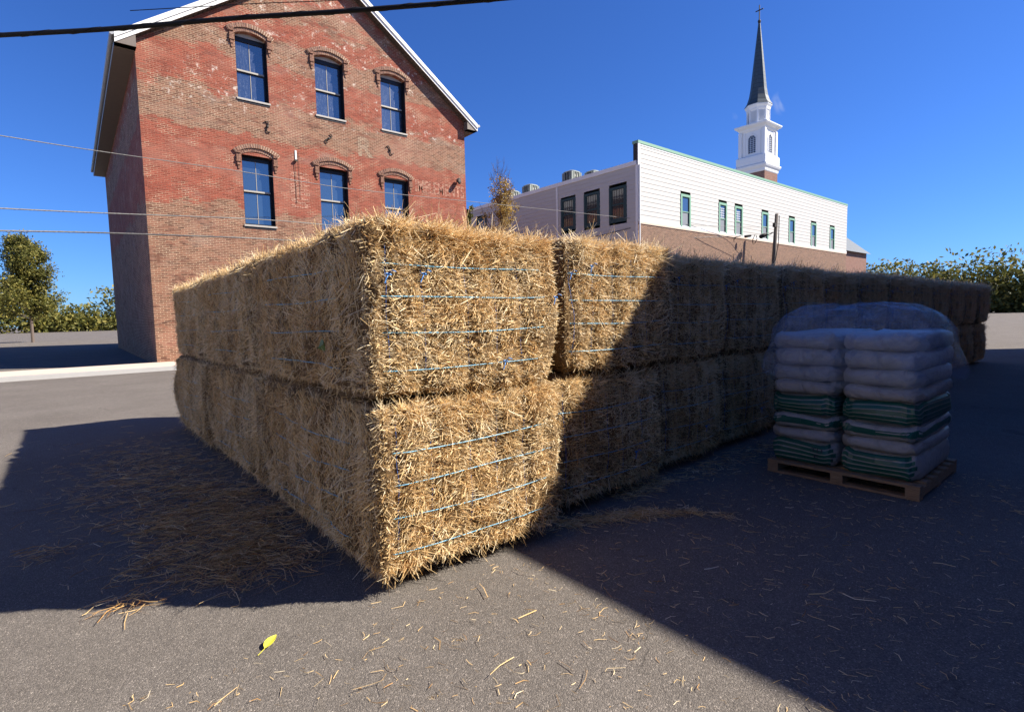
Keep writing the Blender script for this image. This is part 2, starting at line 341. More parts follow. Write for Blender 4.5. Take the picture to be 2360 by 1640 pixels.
for (cx,) in cols:
    ws = sorted([q for q in WIN if q[0] == cx], key=lambda q: q[2]); hwm = max(q[1] for q in ws)
    a, b = cx-hwm, cx+hwm
    def strip(x0, x1, z0, f1, n=1):
        xs = [x0+(x1-x0)*i/n for i in range(n+1)]
        for i in range(n): wm.face([(xs[i], BY, z0(xs[i])), (xs[i+1], BY, z0(xs[i+1])), (xs[i+1], BY, f1(xs[i+1])), (xs[i], BY, f1(xs[i]))])
    xa = edges[-1]
    xsn = sorted({xa, a}|({APX} if xa < APX < a else set()))
    for p, q in zip(xsn, xsn[1:]): strip(p, q, lambda x: 0., zroof)
    zb = lambda x: 0.
    for (c, hw, sill, mt, sp, cr, dd) in ws:
        for (p, q) in ((a, c-hw), (c+hw, b)):
            if q-p > 1e-4: strip(p, q, zb, lambda x: sp)
        strip(c-hw, c+hw, zb, lambda x, s=sill: s)
        if hw < hwm-1e-4: pass
        base = (lambda x, c=c, hw=hw, sp=sp, cr=cr: arc_z(x, c, hw, sp, cr) if abs(x-c) < hw else sp)
        zb = base
    nn = 16
    xs = sorted(set([a+(b-a)*i/nn for i in range(nn+1)]+([APX] if a < APX < b else [])))
    for p, q in zip(xs, xs[1:]): wm.face([(p, BY, zb(p)), (q, BY, zb(q)), (q, BY, zroof(q)), (p, BY, zroof(p))])
    edges.append(b)
    for (c, hw, sill, mt, sp, cr, dd) in ws:            # reveals
        wm.face([(c-hw, BY, sill), (c-hw, BY, sp), (c-hw, BY+RV, sp), (c-hw, BY+RV, sill)])
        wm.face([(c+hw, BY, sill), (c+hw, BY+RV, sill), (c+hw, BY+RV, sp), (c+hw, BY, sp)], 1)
        wm.face([(c-hw, BY, sill), (c-hw, BY+RV, sill), (c+hw, BY+RV, sill), (c+hw, BY, sill)])
        xs = [c-hw+2*hw*i/12 for i in range(13)]
        for p, q in zip(xs, xs[1:]): wm.face([(p, BY, arc_z(p, c, hw, sp, cr)), (q, BY, arc_z(q, c, hw, sp, cr)), (q, BY+RV, arc_z(q, c, hw, sp, cr)), (p, BY+RV, arc_z(p, c, hw, sp, cr))])
# strips between columns share the lower rows: last strip to the corner
xa = edges[-1]; wm.face([(xa, BY, 0), (BX1, BY, 0), (BX1, BY, zroof(BX1)), (xa, BY, zroof(xa))])
BD = 46.
wm.face([(BX1, BY, 0), (BX1, BD, 0), (BX1, BD, ZW), (BX1, BY, ZW)]); wm.face([(BX0, BD, 0), (BX0, BY, 0), (BX0, BY, ZW), (BX0, BD, ZW)])
wm.face([(BX1, BD, 0), (BX0, BD, 0), (BX0, BD, ZW), (APX, BD, zroof(APX)), (BX1, BD, ZW)])
wm.build('wall', [M['brick'], M['black']], bb)
# windows
def arched_window(q):
    cx, hw, sill, mt, sp, cr, dirty = q
    f = MB(O); y0, y1 = BY+.27, BY+.38; fw = .075
    f.box(cx-hw+.002, cx-hw+fw, y0, y1, sill+.004, sp); f.box(cx+hw-fw, cx+hw-.002, y0, y1, sill+.004, sp)
    f.box(cx-hw+fw, cx+hw-fw, y0, y1, sill+.004, sill+.09); f.box(cx-hw+fw, cx+hw-fw, y0, y1, sp-.16, sp)
    fo = f.build('window_frame', M['black'], bb)
    s = MB(O); s.box(cx-hw-.05, cx+hw+.05, BY-.05, BY+.265, sill-.075, sill); s.box(cx-hw-.02, cx+hw+.02, BY-.012, BY+.02, sill-.16, sill-.077, 1); s.build('sill', [M['sill'], M['black']], fo, bevel=.006)
    r = MB(O); r.box(cx-hw+fw, cx+hw-fw, BY+.25, BY+.315, mt-.03, mt+.035); r.box(cx-hw+fw, cx+hw-fw, BY+.29, BY+.32, mt-.075, mt-.032, 1); r.build('meeting_rail', [M['sash'], M['black']], fo)
    gl = MB(O); gl.face([(cx-hw+fw, BY+.33, sill+.09), (cx+hw-fw, BY+.33, sill+.09), (cx+hw-fw, BY+.33, mt), (cx-hw+fw, BY+.33, mt)])
    gl.face([(cx-hw+fw, BY+.325, mt), (cx+hw-fw, BY+.325, mt), (cx+hw-fw, BY+.325, sp-.16), (cx-hw+fw, BY+.325, sp-.16)])
    gl.build('pane', M['glass_dirty' if dirty else 'glass'], fo)
    mu = MB(O); mu.box(cx-.010, cx+.010, BY+.308, BY+.324, sill+.09, mt-.077); mu.box(cx-.010, cx+.010, BY+.306, BY+.32, mt+.037, sp-.16); mu.build('muntin', M['sash'], fo)
    ap = MB(O); xs = [cx-hw+2*hw*i/12 for i in range(13)]
    for p, r2 in zip(xs, xs[1:]): ap.face([(p, BY+.24, sp), (r2, BY+.24, sp), (r2, BY+.24, arc_z(r2, cx, hw, sp, cr)), (p, BY+.24, arc_z(p, cx, hw, sp, cr))])
    ap.build('arch_panel', M['arch_panel'] if not (not dirty and cx < 11) else M['black'], fo)
    # brick hood: two rings of upright bricks with drops at both ends
    h = MB(O); Rr = (hw*hw+(cr-sp)**2)/(2*(cr-sp)); zc = cr-Rr; a0 = math.asin(hw/Rr)
    for ring, (ra, rb, ex, da) in enumerate(((.0, .14, .03, .03), (.145, .31, .085, .13))):
        n = int(2*(a0+da)*Rr/.078); 
        for i in range(n):
            b0 = -(a0+da)+2*(a0+da)*(i+.15)/n; b1 = -(a0+da)+2*(a0+da)*(i+.85)/n
            P = lambda an, rr: (cx+math.sin(an)*rr, zc+math.cos(an)*rr)
            j = random.uniform(-.004, .004)
            h.prism([P(b0, Rr+ra), P(b1, Rr+ra), P(b1, Rr+rb), P(b0, Rr+rb)], 'y', BY-ex+j, BY+.05, 0)
        P2 = [];
        for i in range(13):
            an = -(a0+da)+2*(a0+da)*i/12; P2.append((an))
        for i in range(12):
            h.prism([P(P2[i], Rr+ra+.004), P(P2[i+1], Rr+ra+.004), P(P2[i+1], Rr+rb-.004), P(P2[i], Rr+rb-.004)], 'y', BY-ex+.012, BY+.045, 1)
    for sgn in (-1, 1):
        xo = cx+sgn*(hw+.035); x1 = cx+sgn*(hw+.205); a, b = min(xo, x1), max(xo, x1)
        for k in range(6):
            ex = .075 if k not in (2,) else .03
            h.box(a+.004*(k % 2), b, BY-ex, BY+.03, sp+.165-.069*(k+1)+.006, sp+.165-.069*k, 0)
        h.box(a+.01, b-.01, BY-.02, BY+.03, sp+.165-.069*6+.002, sp+.15, 1)
        h.box(a-.01 if sgn < 0 else a-.02, b+.02 if sgn > 0 else b+.01, BY-.09, BY+.03, sp+.165-.069*7, sp+.165-.069*6-.002, 0)
        mx_ = (a+b)/2; h.box(mx_-.06, mx_+.05, BY-.06, BY+.03, sp+.165-.069*9, sp+.165-.069*7-.002, 0)
        h.box(mx_-.035, mx_+.03, BY-.035, BY+.03, sp+.165-.069*11, sp+.165-.069*9-.002, 0)
    h.build('brick_arch', [M['arch_brick'], M['mortar']], fo)
random.seed(3)
for q in WIN: arched_window(q)
# roof with rake overhang, soffit, fascia, gutter
OH = .38
for sgn in (-1, 1):
    xe = (BX1+.62) if sgn > 0 else (BX0-.62)
    def zz(x, up=0.): return ZW+SL*((BX1-x) if sgn > 0 else (x-BX0))+up
    r = MB(O); r.face([(APX, BY-OH, zz(APX, .34)), (xe, BY-OH, zz(xe, .34)), (xe, BD+.3, zz(xe, .34)), (APX, BD+.3, zz(APX, .34))])
    r.face([(APX, BY-OH+.03, zz(APX, .02)), (xe, BY-OH+.03, zz(xe, .02)), (xe, BY, zz(xe, .02)), (APX, BY, zz(APX, .02))], 1)
    r.prism([(APX, zz(APX, .02)), (xe, zz(xe, .02)), (xe, zz(xe, .335)), (APX, zz(APX, .335))], 'y', BY-OH+.04, BY-.01, 1)
    r.face([(xe, BY-OH, zz(xe, .02)), (xe, BD+.3, zz(xe, .02)), (xe, BD+.3, zz(xe, .34)), (xe, BY-OH, zz(xe, .34))], 0)
    r.face([(xe, BY-OH, zz(xe, -.0)), (xe, BD, zz(xe, -.0)), (BX1-.02 if sgn > 0 else BX0+.02, BD, zz(xe, 0.)), (BX1-.02 if sgn > 0 else BX0+.02, BY-OH, zz(xe, 0.))], 1)
    nb = int((abs(xe-APX))/.16)                                # soffit board joints
    for i in range(nb):
        x = APX+(xe-APX)*i/nb; r.box(x, x+.012, BY-OH+.04, BY-.012, zz(x, .0)+.004, zz(x, .0)+.016, 2)
    ro = r.build('roof', [M['roof_metal'], M['soffit'], M['iron']], bb)
    fa = MB(O)
    fa.prism([(APX, zz(APX, .0)), (xe, zz(xe, .0)), (xe, zz(xe, .14)), (APX, zz(APX, .14))], 'y', BY-OH, BY-OH+.035)
    fa.prism([(APX, zz(APX, .15)), (xe, zz(xe, .15)), (xe, zz(xe, .34)), (APX, zz(APX, .34))], 'y', BY-OH-.05, BY-OH+.03)
    fa.build('rake_board', M['white_trim'], ro)
    bxm = MB(O); xa = BX1-.02 if sgn > 0 else BX0+.02          # boxed eave return
    za = zz(xe, 0.)
    bxm.prism([(xa, za+.0), (xe, za), (xe, za+.14), (xa, zz(xa, -.02))], 'y', BY-OH+.036, BY-.015)
    bxm.build('eave_return', M['soffit'], ro)
    gt = MB(O); gt.tube([(xe+sgn*.07, BY-OH-.05, za+.28), (xe+sgn*.07, BD, za+.28)], .07, 8); gt.build('gutter', M['roof_metal'], ro)
# lettering on the wall
def text_mesh(body, w_, h_, x, z, y, name, mat, parent, off, ax='y', font_shear=0., extr=.0):
    cu = bpy.data.curves.new(name, 'FONT'); cu.body = body; cu.size = 1; cu.extrude = extr; cu.offset = .028 if 'faded' in name else 0
    tmp = bpy.data.objects.new('tmp', cu); COL.objects.link(tmp)
    dg = bpy.context.evaluated_depsgraph_get(); me = bpy.data.meshes.new_from_object(tmp.evaluated_get(dg)); bpy.data.objects.remove(tmp)
    vs = np.array([v.co[:] for v in me.vertices]); mn, mxx = vs.min(0), vs.max(0); s0, s1 = w_/(mxx[0]-mn[0]), h_/(mxx[1]-mn[1])
    for v in me.vertices:
        a, b, c = (v.co[0]-mn[0])*s0, (v.co[1]-mn[1])*s1, v.co[2]
        p = {'y': (x+a, y-c, z+b), 'x': (x, y-a, z+b)}[ax]
        v.co = Vector(p)-Vector(off)
    me.materials.clear(); me.materials.append(mat); o = bpy.data.objects.new(name, me); COL.objects.link(o); o.parent = parent; return o
text_mesh('IMPLEMENTS', 2.98, .64, 13.92, 7.95, BY-.004, 'faded_lettering', M['lettering'], bb, O)
for s_, zb_, h_ in (('F', 7.50, .42), ('E', 6.95, .44), ('L', 6.32, .42)): pass
for s_, zb_ in (('S', 7.62), ('E', 7.10), ('S', 6.52)): text_mesh(s_, .86, .46, 7.74, zb_, BY-.004, 'faded_lettering', M['lettering'], bb, O)
text_mesh('R', .75, .90, 10.95, 9.25, BY-.004, 'faded_lettering', M['grey_lettering'], bb, O)
# things fixed to the wall
def wall_anchor(x, z, rot, label):
    an = MB((x, BY, z)); pts = []
    for i in range(15):
        a = -1.25+2.5*i/14; pts.append((x+.16*math.sin(a*2.2)*(1 if True else 1)*math.cos(rot)-a*.17*math.sin(rot), BY-.04, z+a*.17*math.cos(rot)+.16*math.sin(a*2.2)*math.sin(rot)))
    an.tube(pts, .024, 6); an.tube([(x, BY-.07, z), (x, BY+.01, z)], .05, 8)
    o = an.build('wall_anchor', M['iron'], None, True); tag(o, label, 'wall anchor', 'iron wall anchors on the brick gable')
wall_anchor(6.94, 9.75, .8, 'curved iron wall anchor between the two leftmost arched windows')
wall_anchor(9.55, 9.76, 0., 'upright iron wall anchor below the middle upper arched window')
wall_anchor(12.57, 9.77, 1.3, 'tilted iron wall anchor below the right upper arched window')
def star_bolt(): pass
b = MB((8.05, BY, 8.5)); b.box(8.02, 8.09, BY-.03, BY-.002, 8.58, 8.98); br_ = b.build('sign_bracket', M['white_trim']); tag(br_, 'small white metal bracket with black arm on the red brick', 'bracket')
a = MB((8.05, BY, 8.5)); a.box(7.98, 8.10, BY-.12, BY-.03, 8.50, 8.57); a.build('arm', M['iron'], br_)
a = MB((8.05, BY, 8.5)); a.tube([(8.0, BY-.05, 8.5), (8.0, BY-.03, 7.6), (8.0, BY-.03, 6.7)], .010, 5); a.tube([(8.16, BY-.03, 8.9), (8.16, BY-.02, 7.6), (8.16, BY-.02, 6.9)], .006, 5); a.build('hanging_cord', M['iron'], br_)
lm = empty('security_light', (16.55, BY, 8.86), 'small dark security light fixed near the right corner of brick wall', 'light')
b = MB((16.55, BY, 8.86)); b.rings([[(16.55+math.cos(k*math.pi/4)*r-dx, BY-dy, 8.86+math.sin(k*math.pi/4)*r-dz) for k in range(8)] for r, dx, dy, dz in ((.05, 0, .1, .02), (.11, .04, .16, -.03), (.13, .11, .26, .09), (.10, .16, .33, .16))]); b.build('lamp_head', M['iron'], lm, True)
b = MB((16.55, BY, 8.86)); b.box(16.50, 16.64, BY-.06, BY-.003, 8.86, 9.0); b.tube([(16.57, BY-.05, 8.92), (16.55, BY-.13, 8.9)], .025, 6); b.build('mount', M['white_trim'], lm)

# ------------------------------------------------------------------ white siding building
SX, SY = 27.6, 20.94
wb = empty('siding_building', (SX, SY, 0), 'long white lap sided building with green window trim above a brown brick base', 'building')
OW = (SX, SY, 0); SXE = 62.; SYE = 62.
def lap(mb, p0, p1, z0, z1, holes, exp, th=.018, ax='x', plane=0.):    # clapboards as real overlapping courses, split round window holes
    n = int(round((z1-z0)/exp)); e = (z1-z0)/n
    for i in range(n):
        a, b = z0+i*e, z0+(i+1)*e
        cuts = [(h[0], h[1]) for h in holes if h[2] < b-.01 and h[3] > a+.01]; segs = []; cur = p0
        for c in sorted(cuts): segs.append((cur, c[0])); cur = c[1]
        segs.append((cur, p1))
        for s0, s1 in segs:
            if s1-s0 < .02: continue
            if ax == 'x':
                mb.face([(s0, plane-th, a), (s1, plane-th, a), (s1, plane, b), (s0, plane, b)]); mb.face([(s0, plane, a), (s1, plane, a), (s1, plane-th, a), (s0, plane-th, a)])
            else:
                mb.face([(plane-th, s1, a), (plane-th, s0, a), (plane, s0, b), (plane, s1, b)]); mb.face([(plane, s1, a), (plane, s0, a), (plane-th, s0, a), (plane-th, s1, a)])
wr = [(32.18, 33.38), (37.05, 38.2), (39.36, 40.55), (43.65, 44.8), (48.6, 49.8), (53.2, 54.4), (57.6, 58.8)]
holes = [(a, b_, 7.42, 9.53) for a, b_ in wr]
lf = [(21.81, 23.23, 7.43, 9.68), (24.03, 25.44, 7.46, 9.71), (26.24, 27.67, 7.52, 9.74), (36.5, 38.0, 7.6, 9.92), (41., 42.4, 7.6, 9.92)]
s = MB(OW); lap(s, SX, SXE, 7.42, 12.0, holes, .2825, .017, 'x', SY); lap(s, SY, SYE, 0.2, 10.72, lf, .2825, .020, 'y', SX)
s.box(SX+.05, SXE-.05, SY+.35, SYE-.1, 10.55, 10.78)          # flat roof deck
s.box(SX+.02, SXE, SY+.002, SY+.35, 10.7, 11.95)
s.face([(SXE, SY, 0), (SXE, SYE, 0), (SXE, SYE, 10.7), (SXE, SY, 10.7)]); s.face([(SXE, SYE, 0), (SX, SYE, 0), (SX, SYE, 10.7), (SXE, SYE, 10.7)])
s.build('siding', M['siding'], wb)
s = MB(OW); s.box(SX+.01, SXE, SY+.0, SY+.3, 0, 7.14); s.build('brick_base', M['brick_modern'], wb)
s = MB(OW); s.box(SX-.01, SXE, SY-.04, SY+.25, 7.142, 7.27); s.build('stone_band', M['conc_band'], wb)
s = MB(OW); s.box(SX+.0, SXE, SY-.035, SY+.04, 7.272, 7.42); s.box(SX-.03, SX+.16, SY-.045, SY-.0, 7.42, 12.0); s.box(SX-.045, SX-.032, SY-.0, SY+.16, 0, 10.7)
s.box(SX-.06, SX+.02, SY+.1, SYE, 10.72, 10.98); s.box(SX+.1, SXE, SY-.03, SY-.002, 11.90, 12.0); s.box(SX-.05, SX-.033, 27.95, 28.12, 0, 10.71)
s.build('corner_trim', M['white_trim'], wb)
s = MB(OW); s.tube([(SX+.03, SY-.10, 10.7), (SX+.03, SY-.10, 0.1)], .05, 8); s.build('downspout', M['white_trim'], wb)
s = MB(OW); s.box(SX-.04, SXE, SY-.06, SY+.4, 12.0, 12.17); s.build('parapet_cap', M['green_trim'], wb)
s = MB(OW); s.box(SX-.005, SX+.018, SY+.06, SY+.352, 10.98, 11.998); s.build('parapet_end', M['iron'], wb)
s = MB(OW); s.tube([(SX-.05, 21.5, 6.93), (SX-.05, 24., 6.78), (SX-.05, 27.5, 6.70), (SX-.05, 31, 6.6)], .018, 5); s.build('wall_cable', M['wire'], wb)
def win_right(a, b, z0, z1, k):
    f = MB(OW); t_ = .17; mt = z0+(z1-z0)*.45
    f.box(a, a+t_, SY-.05, SY+.04, z0-.06, z1); f.box(b-t_, b, SY-.05, SY+.04, z0-.06, z1); f.box(a+t_, b-t_, SY-.05, SY+.04, z1-t_, z1)
    fo = f.build('window', M['green_trim'], wb)
    g1 = MB(OW); g1.face([(a+t_, SY+.02, mt+.03), (b-t_, SY+.02, mt+.03), (b-t_, SY+.02, z1-t_), (a+t_, SY+.02, z1-t_)]); g1.build('pane', M['glass'], fo)
    g2 = MB(OW); g2.face([(a+t_, SY+.03, z0-.06), (b-t_, SY+.03, z0-.06), (b-t_, SY+.03, mt-.03), (a+t_, SY+.03, mt-.03)]); g2.build('screen', M['screen'], fo)
    r = MB(OW); r.box(a+t_, b-t_, SY-.005, SY+.015, mt-.03, mt+.03); r.build('meeting_rail', M['green_trim'], fo)
    sh = MB(OW); sh.box(b-t_-.07, b-t_-.002, SY-.004, SY+.017, z0-.06, z1-t_-.002); sh.box(a+t_+.002, b-t_-.072, SY-.004, SY+.017, z1-t_-.07, z1-t_-.002); sh.build('sash', M['dark_green'], fo)
    if k in (1, 2):
        m_ = MB(OW); 
        w_ = (b-a-2*t_)*.75
        for i in range(3): m_.box(a+t_+.05+i*w_/3, a+t_+.05+i*w_/3+.035, SY+.006, SY+.016, mt+.06, z1-t_-.25)
        for i in range(5): m_.box(a+t_+.05, a+t_+.05+w_, SY+.003, SY+.005, mt+.06+i*.17, mt+.09+i*.17)
        m_.build('muntin', M['white_trim'], fo)
t = NT('insect_screen'); n = t.noise(3, 4); M['screen'] = t.set(t.mix(n, (.17, .18, .20, 1), (.24, .25, .27, 1)), .5)
for k, (a, b_, z0, z1) in enumerate(holes): win_right(a, b_, z0, z1, k)
def win_left(y0, y1, z0, z1):
    f = MB(OW); t_ = .17; mt = (z0+z1)/2
    f.box(SX-.05, SX+.05, y0, y0+t_, z0, z1); f.box(SX-.05, SX+.05, y1-t_, y1, z0, z1); f.box(SX-.05, SX+.05, y0+t_, y1-t_, z0, z0+t_); f.box(SX-.05, SX+.05, y0+t_, y1-t_, z1-t_, z1)
    fo = f.build('window', M['dark_green'], wb)
    s_ = MB(OW); s_.box(SX-.02, SX+.03, y0+t_, y0+t_+.09, z0+t_, z1-t_); s_.box(SX-.02, SX+.03, y1-t_-.09, y1-t_, z0+t_, z1-t_); s_.box(SX-.03, SX+.03, y0+t_+.09, y1-t_-.09, mt-.05, mt+.05)
    s_.box(SX-.02, SX+.03, y0+t_+.09, y1-t_-.09, z0+t_, z0+t_+.1); s_.build('sash', M['dark_green'], fo)
    g_ = MB(OW); g_.face([(SX+.01, y0+t_, z0+t_), (SX+.01, y0+t_, z1-t_), (SX+.01, y1-t_, z1-t_), (SX+.01, y1-t_, z0+t_)]); g_.build('pane', M['glass_dark'], fo)
    b_ = MB(OW)
    for i in range(4): yy = y0+t_+.12+(y1-y0-2*t_-.24)*(i+.5)/4; b_.box(SX-.002, SX+.008, yy-.012, yy+.012, z0+t_+.1, z1-t_)
    b_.build('muntin', M['iron'], fo)
for q in lf: win_left(*q)
# roof condensers
def condenser():
    o = empty('roof_condenser', (0, 0, 0), 'x', 'air conditioner', 'air conditioners along the edge of the flat roof')
    r = .5; pl = lambda k, rr: (rr*(abs(math.cos(k))**.5)*math.copysign(1, math.cos(k)), rr*(abs(math.sin(k))**.5)*math.copysign(1, math.sin(k)))
    N = 24; ks = [2*math.pi*(i+.5)/N for i in range(N)]
    b = MB(); b.rings([[(*pl(k, .46), z) for k in ks] for z in (.02, .85)]); b.build('coil', M['ac_dark'], o, True)
    c = MB(); c.rings([[(*pl(k, rr), z) for k in ks] for z, rr in ((.85, .5), (.92, .5), (.98, .38))]); c.build('top_cover', M['ac'], o)
    c = MB(); c.rings([[(*pl(k, .5), z) for k in ks] for z in (0, .07)]); c.build('base_pan', M['ac'], o)
    g_ = MB()
    for k in range(28):
        a = 2*math.pi*k/28; x, y = pl(a, .485); g_.box(x-.024, x+.024, y-.024, y+.024, .07, .85)
    for sx_, sy_ in ((-1, -1), (1, -1), (-1, 1), (1, 1)): g_.box(sx_*.44-.05, sx_*.44+.05, sy_*.44-.05, sy_*.44+.05, .068, .86)
    g_.build('grille', M['ac'], o); return o
ac0 = condenser()
for i, (yy, xx, sc, lb) in enumerate(((27.3, 28.35, 1.0, 'largest grey air conditioner at the roof edge, right front of the pair'), (26.1, 29.3, .9, 'grey air conditioner set back right behind the largest one'), (31.9, 28.5, .98, 'grey air conditioner standing alone on the roof, right of the tree top'), (34.3, 28.6, .98, 'grey air conditioner half hidden behind the bare tree top'))):
    o = ac0 if i == 0 else copy_tree(ac0); o.location = (xx, yy, 10.79); o.scale = (sc, sc, sc); o['label'] = lb

# ------------------------------------------------------------------ church with steeple
TX, TY, TW = 86.1, 40.9, 4.4
ch = empty('church_steeple', (TX, TY, 0), 'white church steeple with dark needle spire behind the white sided building', 'church')
OC = (TX, TY, 0); TCX, TCY = TX+TW/2, TY+TW/2
s = MB(OC); s.box(TX, TX+TW, TY, TY+TW, 0, 23.6); s.build('brick_tower', M['brick_church'], ch)
def sq(h, z): return [(TCX-h, TCY-h, z), (TCX+h, TCY-h, z), (TCX+h, TCY+h, z), (TCX-h, TCY+h, z)]
s = MB(OC); H = TW/2
s.rings([sq(H+.02, 23.6), sq(H+.1, 23.75), sq(H+.12, 24.05), sq(H+.3, 24.3), sq(H+.42, 24.55), sq(H+.42, 24.75), sq(H+.1, 24.9)]); s.build('lower_cornice', M['steeple_white'], ch)
s = MB(OC); s.rings([sq(H+.22, 24.9), sq(H+.22, 26.15), sq(H+.05, 26.3)], cap=True); s.build('plinth', M['steeple_white'], ch)
s = MB(OC); s.rings([sq(H-.28, 26.3), sq(H-.28, 30.3)])
for ix in (-1, 1):
    for iy in (-1, 1): s.box(TCX+ix*(H-.3)-.28, TCX+ix*(H-.3)+.28, TCY+iy*(H-.3)-.28, TCY+iy*(H-.3)+.28, 26.3, 30.25)
    for d in (-1, 1):
        s.box(TCX+ix*(H-.28)-.09, TCX+ix*(H-.28)+.09, TCY+d*1.25-.16, TCY+d*1.25+.16, 26.3, 30.25); s.box(TCX+d*1.25-.16, TCX+d*1.25+.16, TCY+ix*(H-.28)-.09, TCY+ix*(H-.28)+.09, 26.3, 30.25)
for d in (-1, 1):                                        # raised panels on the plinth
    s.box(TX-.26, TX-.2, TCY+d*1.05-.85, TCY+d*1.05+.85, 25.2, 25.9); s.box(TCX+d*1.05-.85, TCX+d*1.05+.85, TY-.26, TY-.2, 25.2, 25.9)
s.build('belfry', M['steeple_white'], ch)
s = MB(OC); s.rings([sq(H-.2, 30.25), sq(H-.05, 30.45), sq(H+.0, 30.6), sq(H+.35, 30.85), sq(H+.48, 31.05), sq(H+.48, 31.2), sq(H-.5, 31.4)]); s.build('upper_cornice', M['steeple_white'], ch)
def arch_win(face):
    z0, zs, hw = 26.75, 28.9, .62
    pts = [(-hw, z0), (hw, z0)]+[(hw*math.cos(a), zs+hw*math.sin(a)) for a in [math.pi*i/12 for i in range(13)]]
    def P(u, z, o): return (TX+.28-o, TCY-u, z) if face == 'x' else (TCX+u, TY+.28-o, z)
    g_ = MB(OC); g_.face([P(u, z, .02) for u, z in pts]); fo = g_.build('arched_window', M['glass_dark'], ch)
    m_ = MB(OC)
    def bar(u0, z0_, u1, z1_, th=.026):
        d = Vector((u1-u0, z1_-z0_)); n_ = Vector((-d.y, d.x)).normalized()*th
        q = [(u0+n_.x, z0_+n_.y), (u1+n_.x, z1_+n_.y), (u1-n_.x, z1_-n_.y), (u0-n_.x, z0_-n_.y)]
        m_.face([P(a, b, .06) for a, b in q])
    for u in (-.21, .21): bar(u, z0, u, zs+.3)
    for i in range(8): z = z0+i*(zs-z0)/7*1.0; bar(-hw, z, hw, z)
    for a in (45, 90, 135): bar(.25*math.cos(math.radians(a)), zs+.25*math.sin(math.radians(a)), hw*math.cos(math.radians(a)), zs+hw*math.sin(math.radians(a)))
    m_.build('muntin', M['steeple_white'], fo)
    k_ = MB(OC); n = 14
    for i in range(n):
        a0, a1 = math.pi*i/n, math.pi*(i+1)/n
        q = [(hw*math.cos(a0), zs+hw*math.sin(a0)), (hw*math.cos(a1), zs+hw*math.sin(a1)), ((hw+.16)*math.cos(a1), zs+(hw+.16)*math.sin(a1)), ((hw+.16)*math.cos(a0), zs+(hw+.16)*math.sin(a0))]
        k_.face([P(a, b, .1) for a, b in q]); k_.face([P(q[2][0], q[2][1], .1), P(q[2][0], q[2][1], 0), P(q[3][0], q[3][1], 0), P(q[3][0], q[3][1], .1)])
    for u in (-1, 1):
        k_.face([P(u*hw, z0, .1), P(u*(hw+.16), z0, .1), P(u*(hw+.16), zs, .1), P(u*hw, zs, .1)]); k_.face([P(u*(hw+.16), z0, .1), P(u*(hw+.16), z0, 0), P(u*(hw+.16), zs, 0), P(u*(hw+.16), zs, .1)])
    q = [P(-.1, zs+hw, .0), P(.1, zs+hw, 0), P(.1, zs+hw+.35, 0), P(-.1, zs+hw+.35, 0)]; q2 = [P(-.1, zs+hw, .14), P(.1, zs+hw, .14), P(.1, zs+hw+.35, .14), P(-.1, zs+hw+.35, .14)]
    k_.rings([q, q2]); k_.build('window_surround', M['steeple_white'], fo)
arch_win('x'); arch_win('y')
def octo(r, z, ph=math.pi/8): return [(TCX+r*math.cos(ph+k*math.pi/4), TCY+r*math.sin(ph+k*math.pi/4), z) for k in range(8)]
s = MB(OC); s.rings([octo(1.78, 31.3), octo(1.78, 31.5), octo(1.62, 31.55), octo(1.62, 33.6), octo(1.78, 33.65), octo(1.85, 34.0), octo(2.05, 34.3), octo(2.05, 34.45)])
for k in range(8):
    a = math.pi/8+k*math.pi/4; s.tube([(TCX+1.63*math.cos(a), TCY+1.63*math.sin(a), 31.5), (TCX+1.63*math.cos(a), TCY+1.63*math.sin(a), 33.7)], .13, 8)
s.build('octagonal_lantern', M['steeple_white'], ch)
lv = MB(OC)
for k in range(8):
    a = k*math.pi/4; ca, sa = math.cos(a), math.sin(a); rr = 1.62*math.cos(math.pi/8)
    for i in range(13):
        z = 31.8+i*.13
        lv.face([(TCX+ca*(rr+.01)-sa*u, TCY+sa*(rr+.01)+ca*u, z+.11) for u in (-.42, .42)]+[(TCX+ca*(rr+.09)-sa*u, TCY+sa*(rr+.09)+ca*u, z) for u in (.42, -.42)])
lv.build('louvre', M['steeple_white'], ch)
s = MB(OC); s.rings([octo(2.12, 34.46), octo(1.72, 35.1), octo(1.42, 36.0), octo(1.22, 37.2), octo(.16, 47.4)]); s.build('spire', M['shingle'], ch)
s = MB(OC); s.tube([(TCX, TCY, 47.2), (TCX, TCY, 47.5), (TCX, TCY, 47.7), (TCX, TCY, 47.9), (TCX, TCY, 48.0)], [.12, .2, .26, .16, .07], 10); s.box(TCX-.06, TCX+.06, TCY-.06, TCY+.06, 47.95, 50.2); s.box(TCX-.06, TCX+.06, TCY-.62, TCY+.62, 49.35, 49.47); s.build('cross', M['iron'], ch)
nv = empty('church_hall', (TX+TW, TY+1, 0), 'brick church hall with pitched dark roof beside the steeple', 'church')
s = MB((TX+TW, TY+1, 0)); s.box(TX+TW+.01, TX+TW+26, TY-5, TY+9, 0, 12); s.prism([(TY-5, 12), (TY+9, 12), (TY+2, 18)], 'x', TX+TW+.02, TX+TW+26); s.build('wall', M['brick_church'], nv)
s = MB((TX+TW, TY+1, 0))
for a, b in ((TY-5.6, TY+2), (TY+9.6, TY+2)): s.face([(TX+TW+.1, a, 11.6), (TX+TW+26.5, a, 11.6), (TX+TW+26.5, b, 18.2), (TX+TW+.1, b, 18.2)])
s.build('roof', M['shingle'], nv)

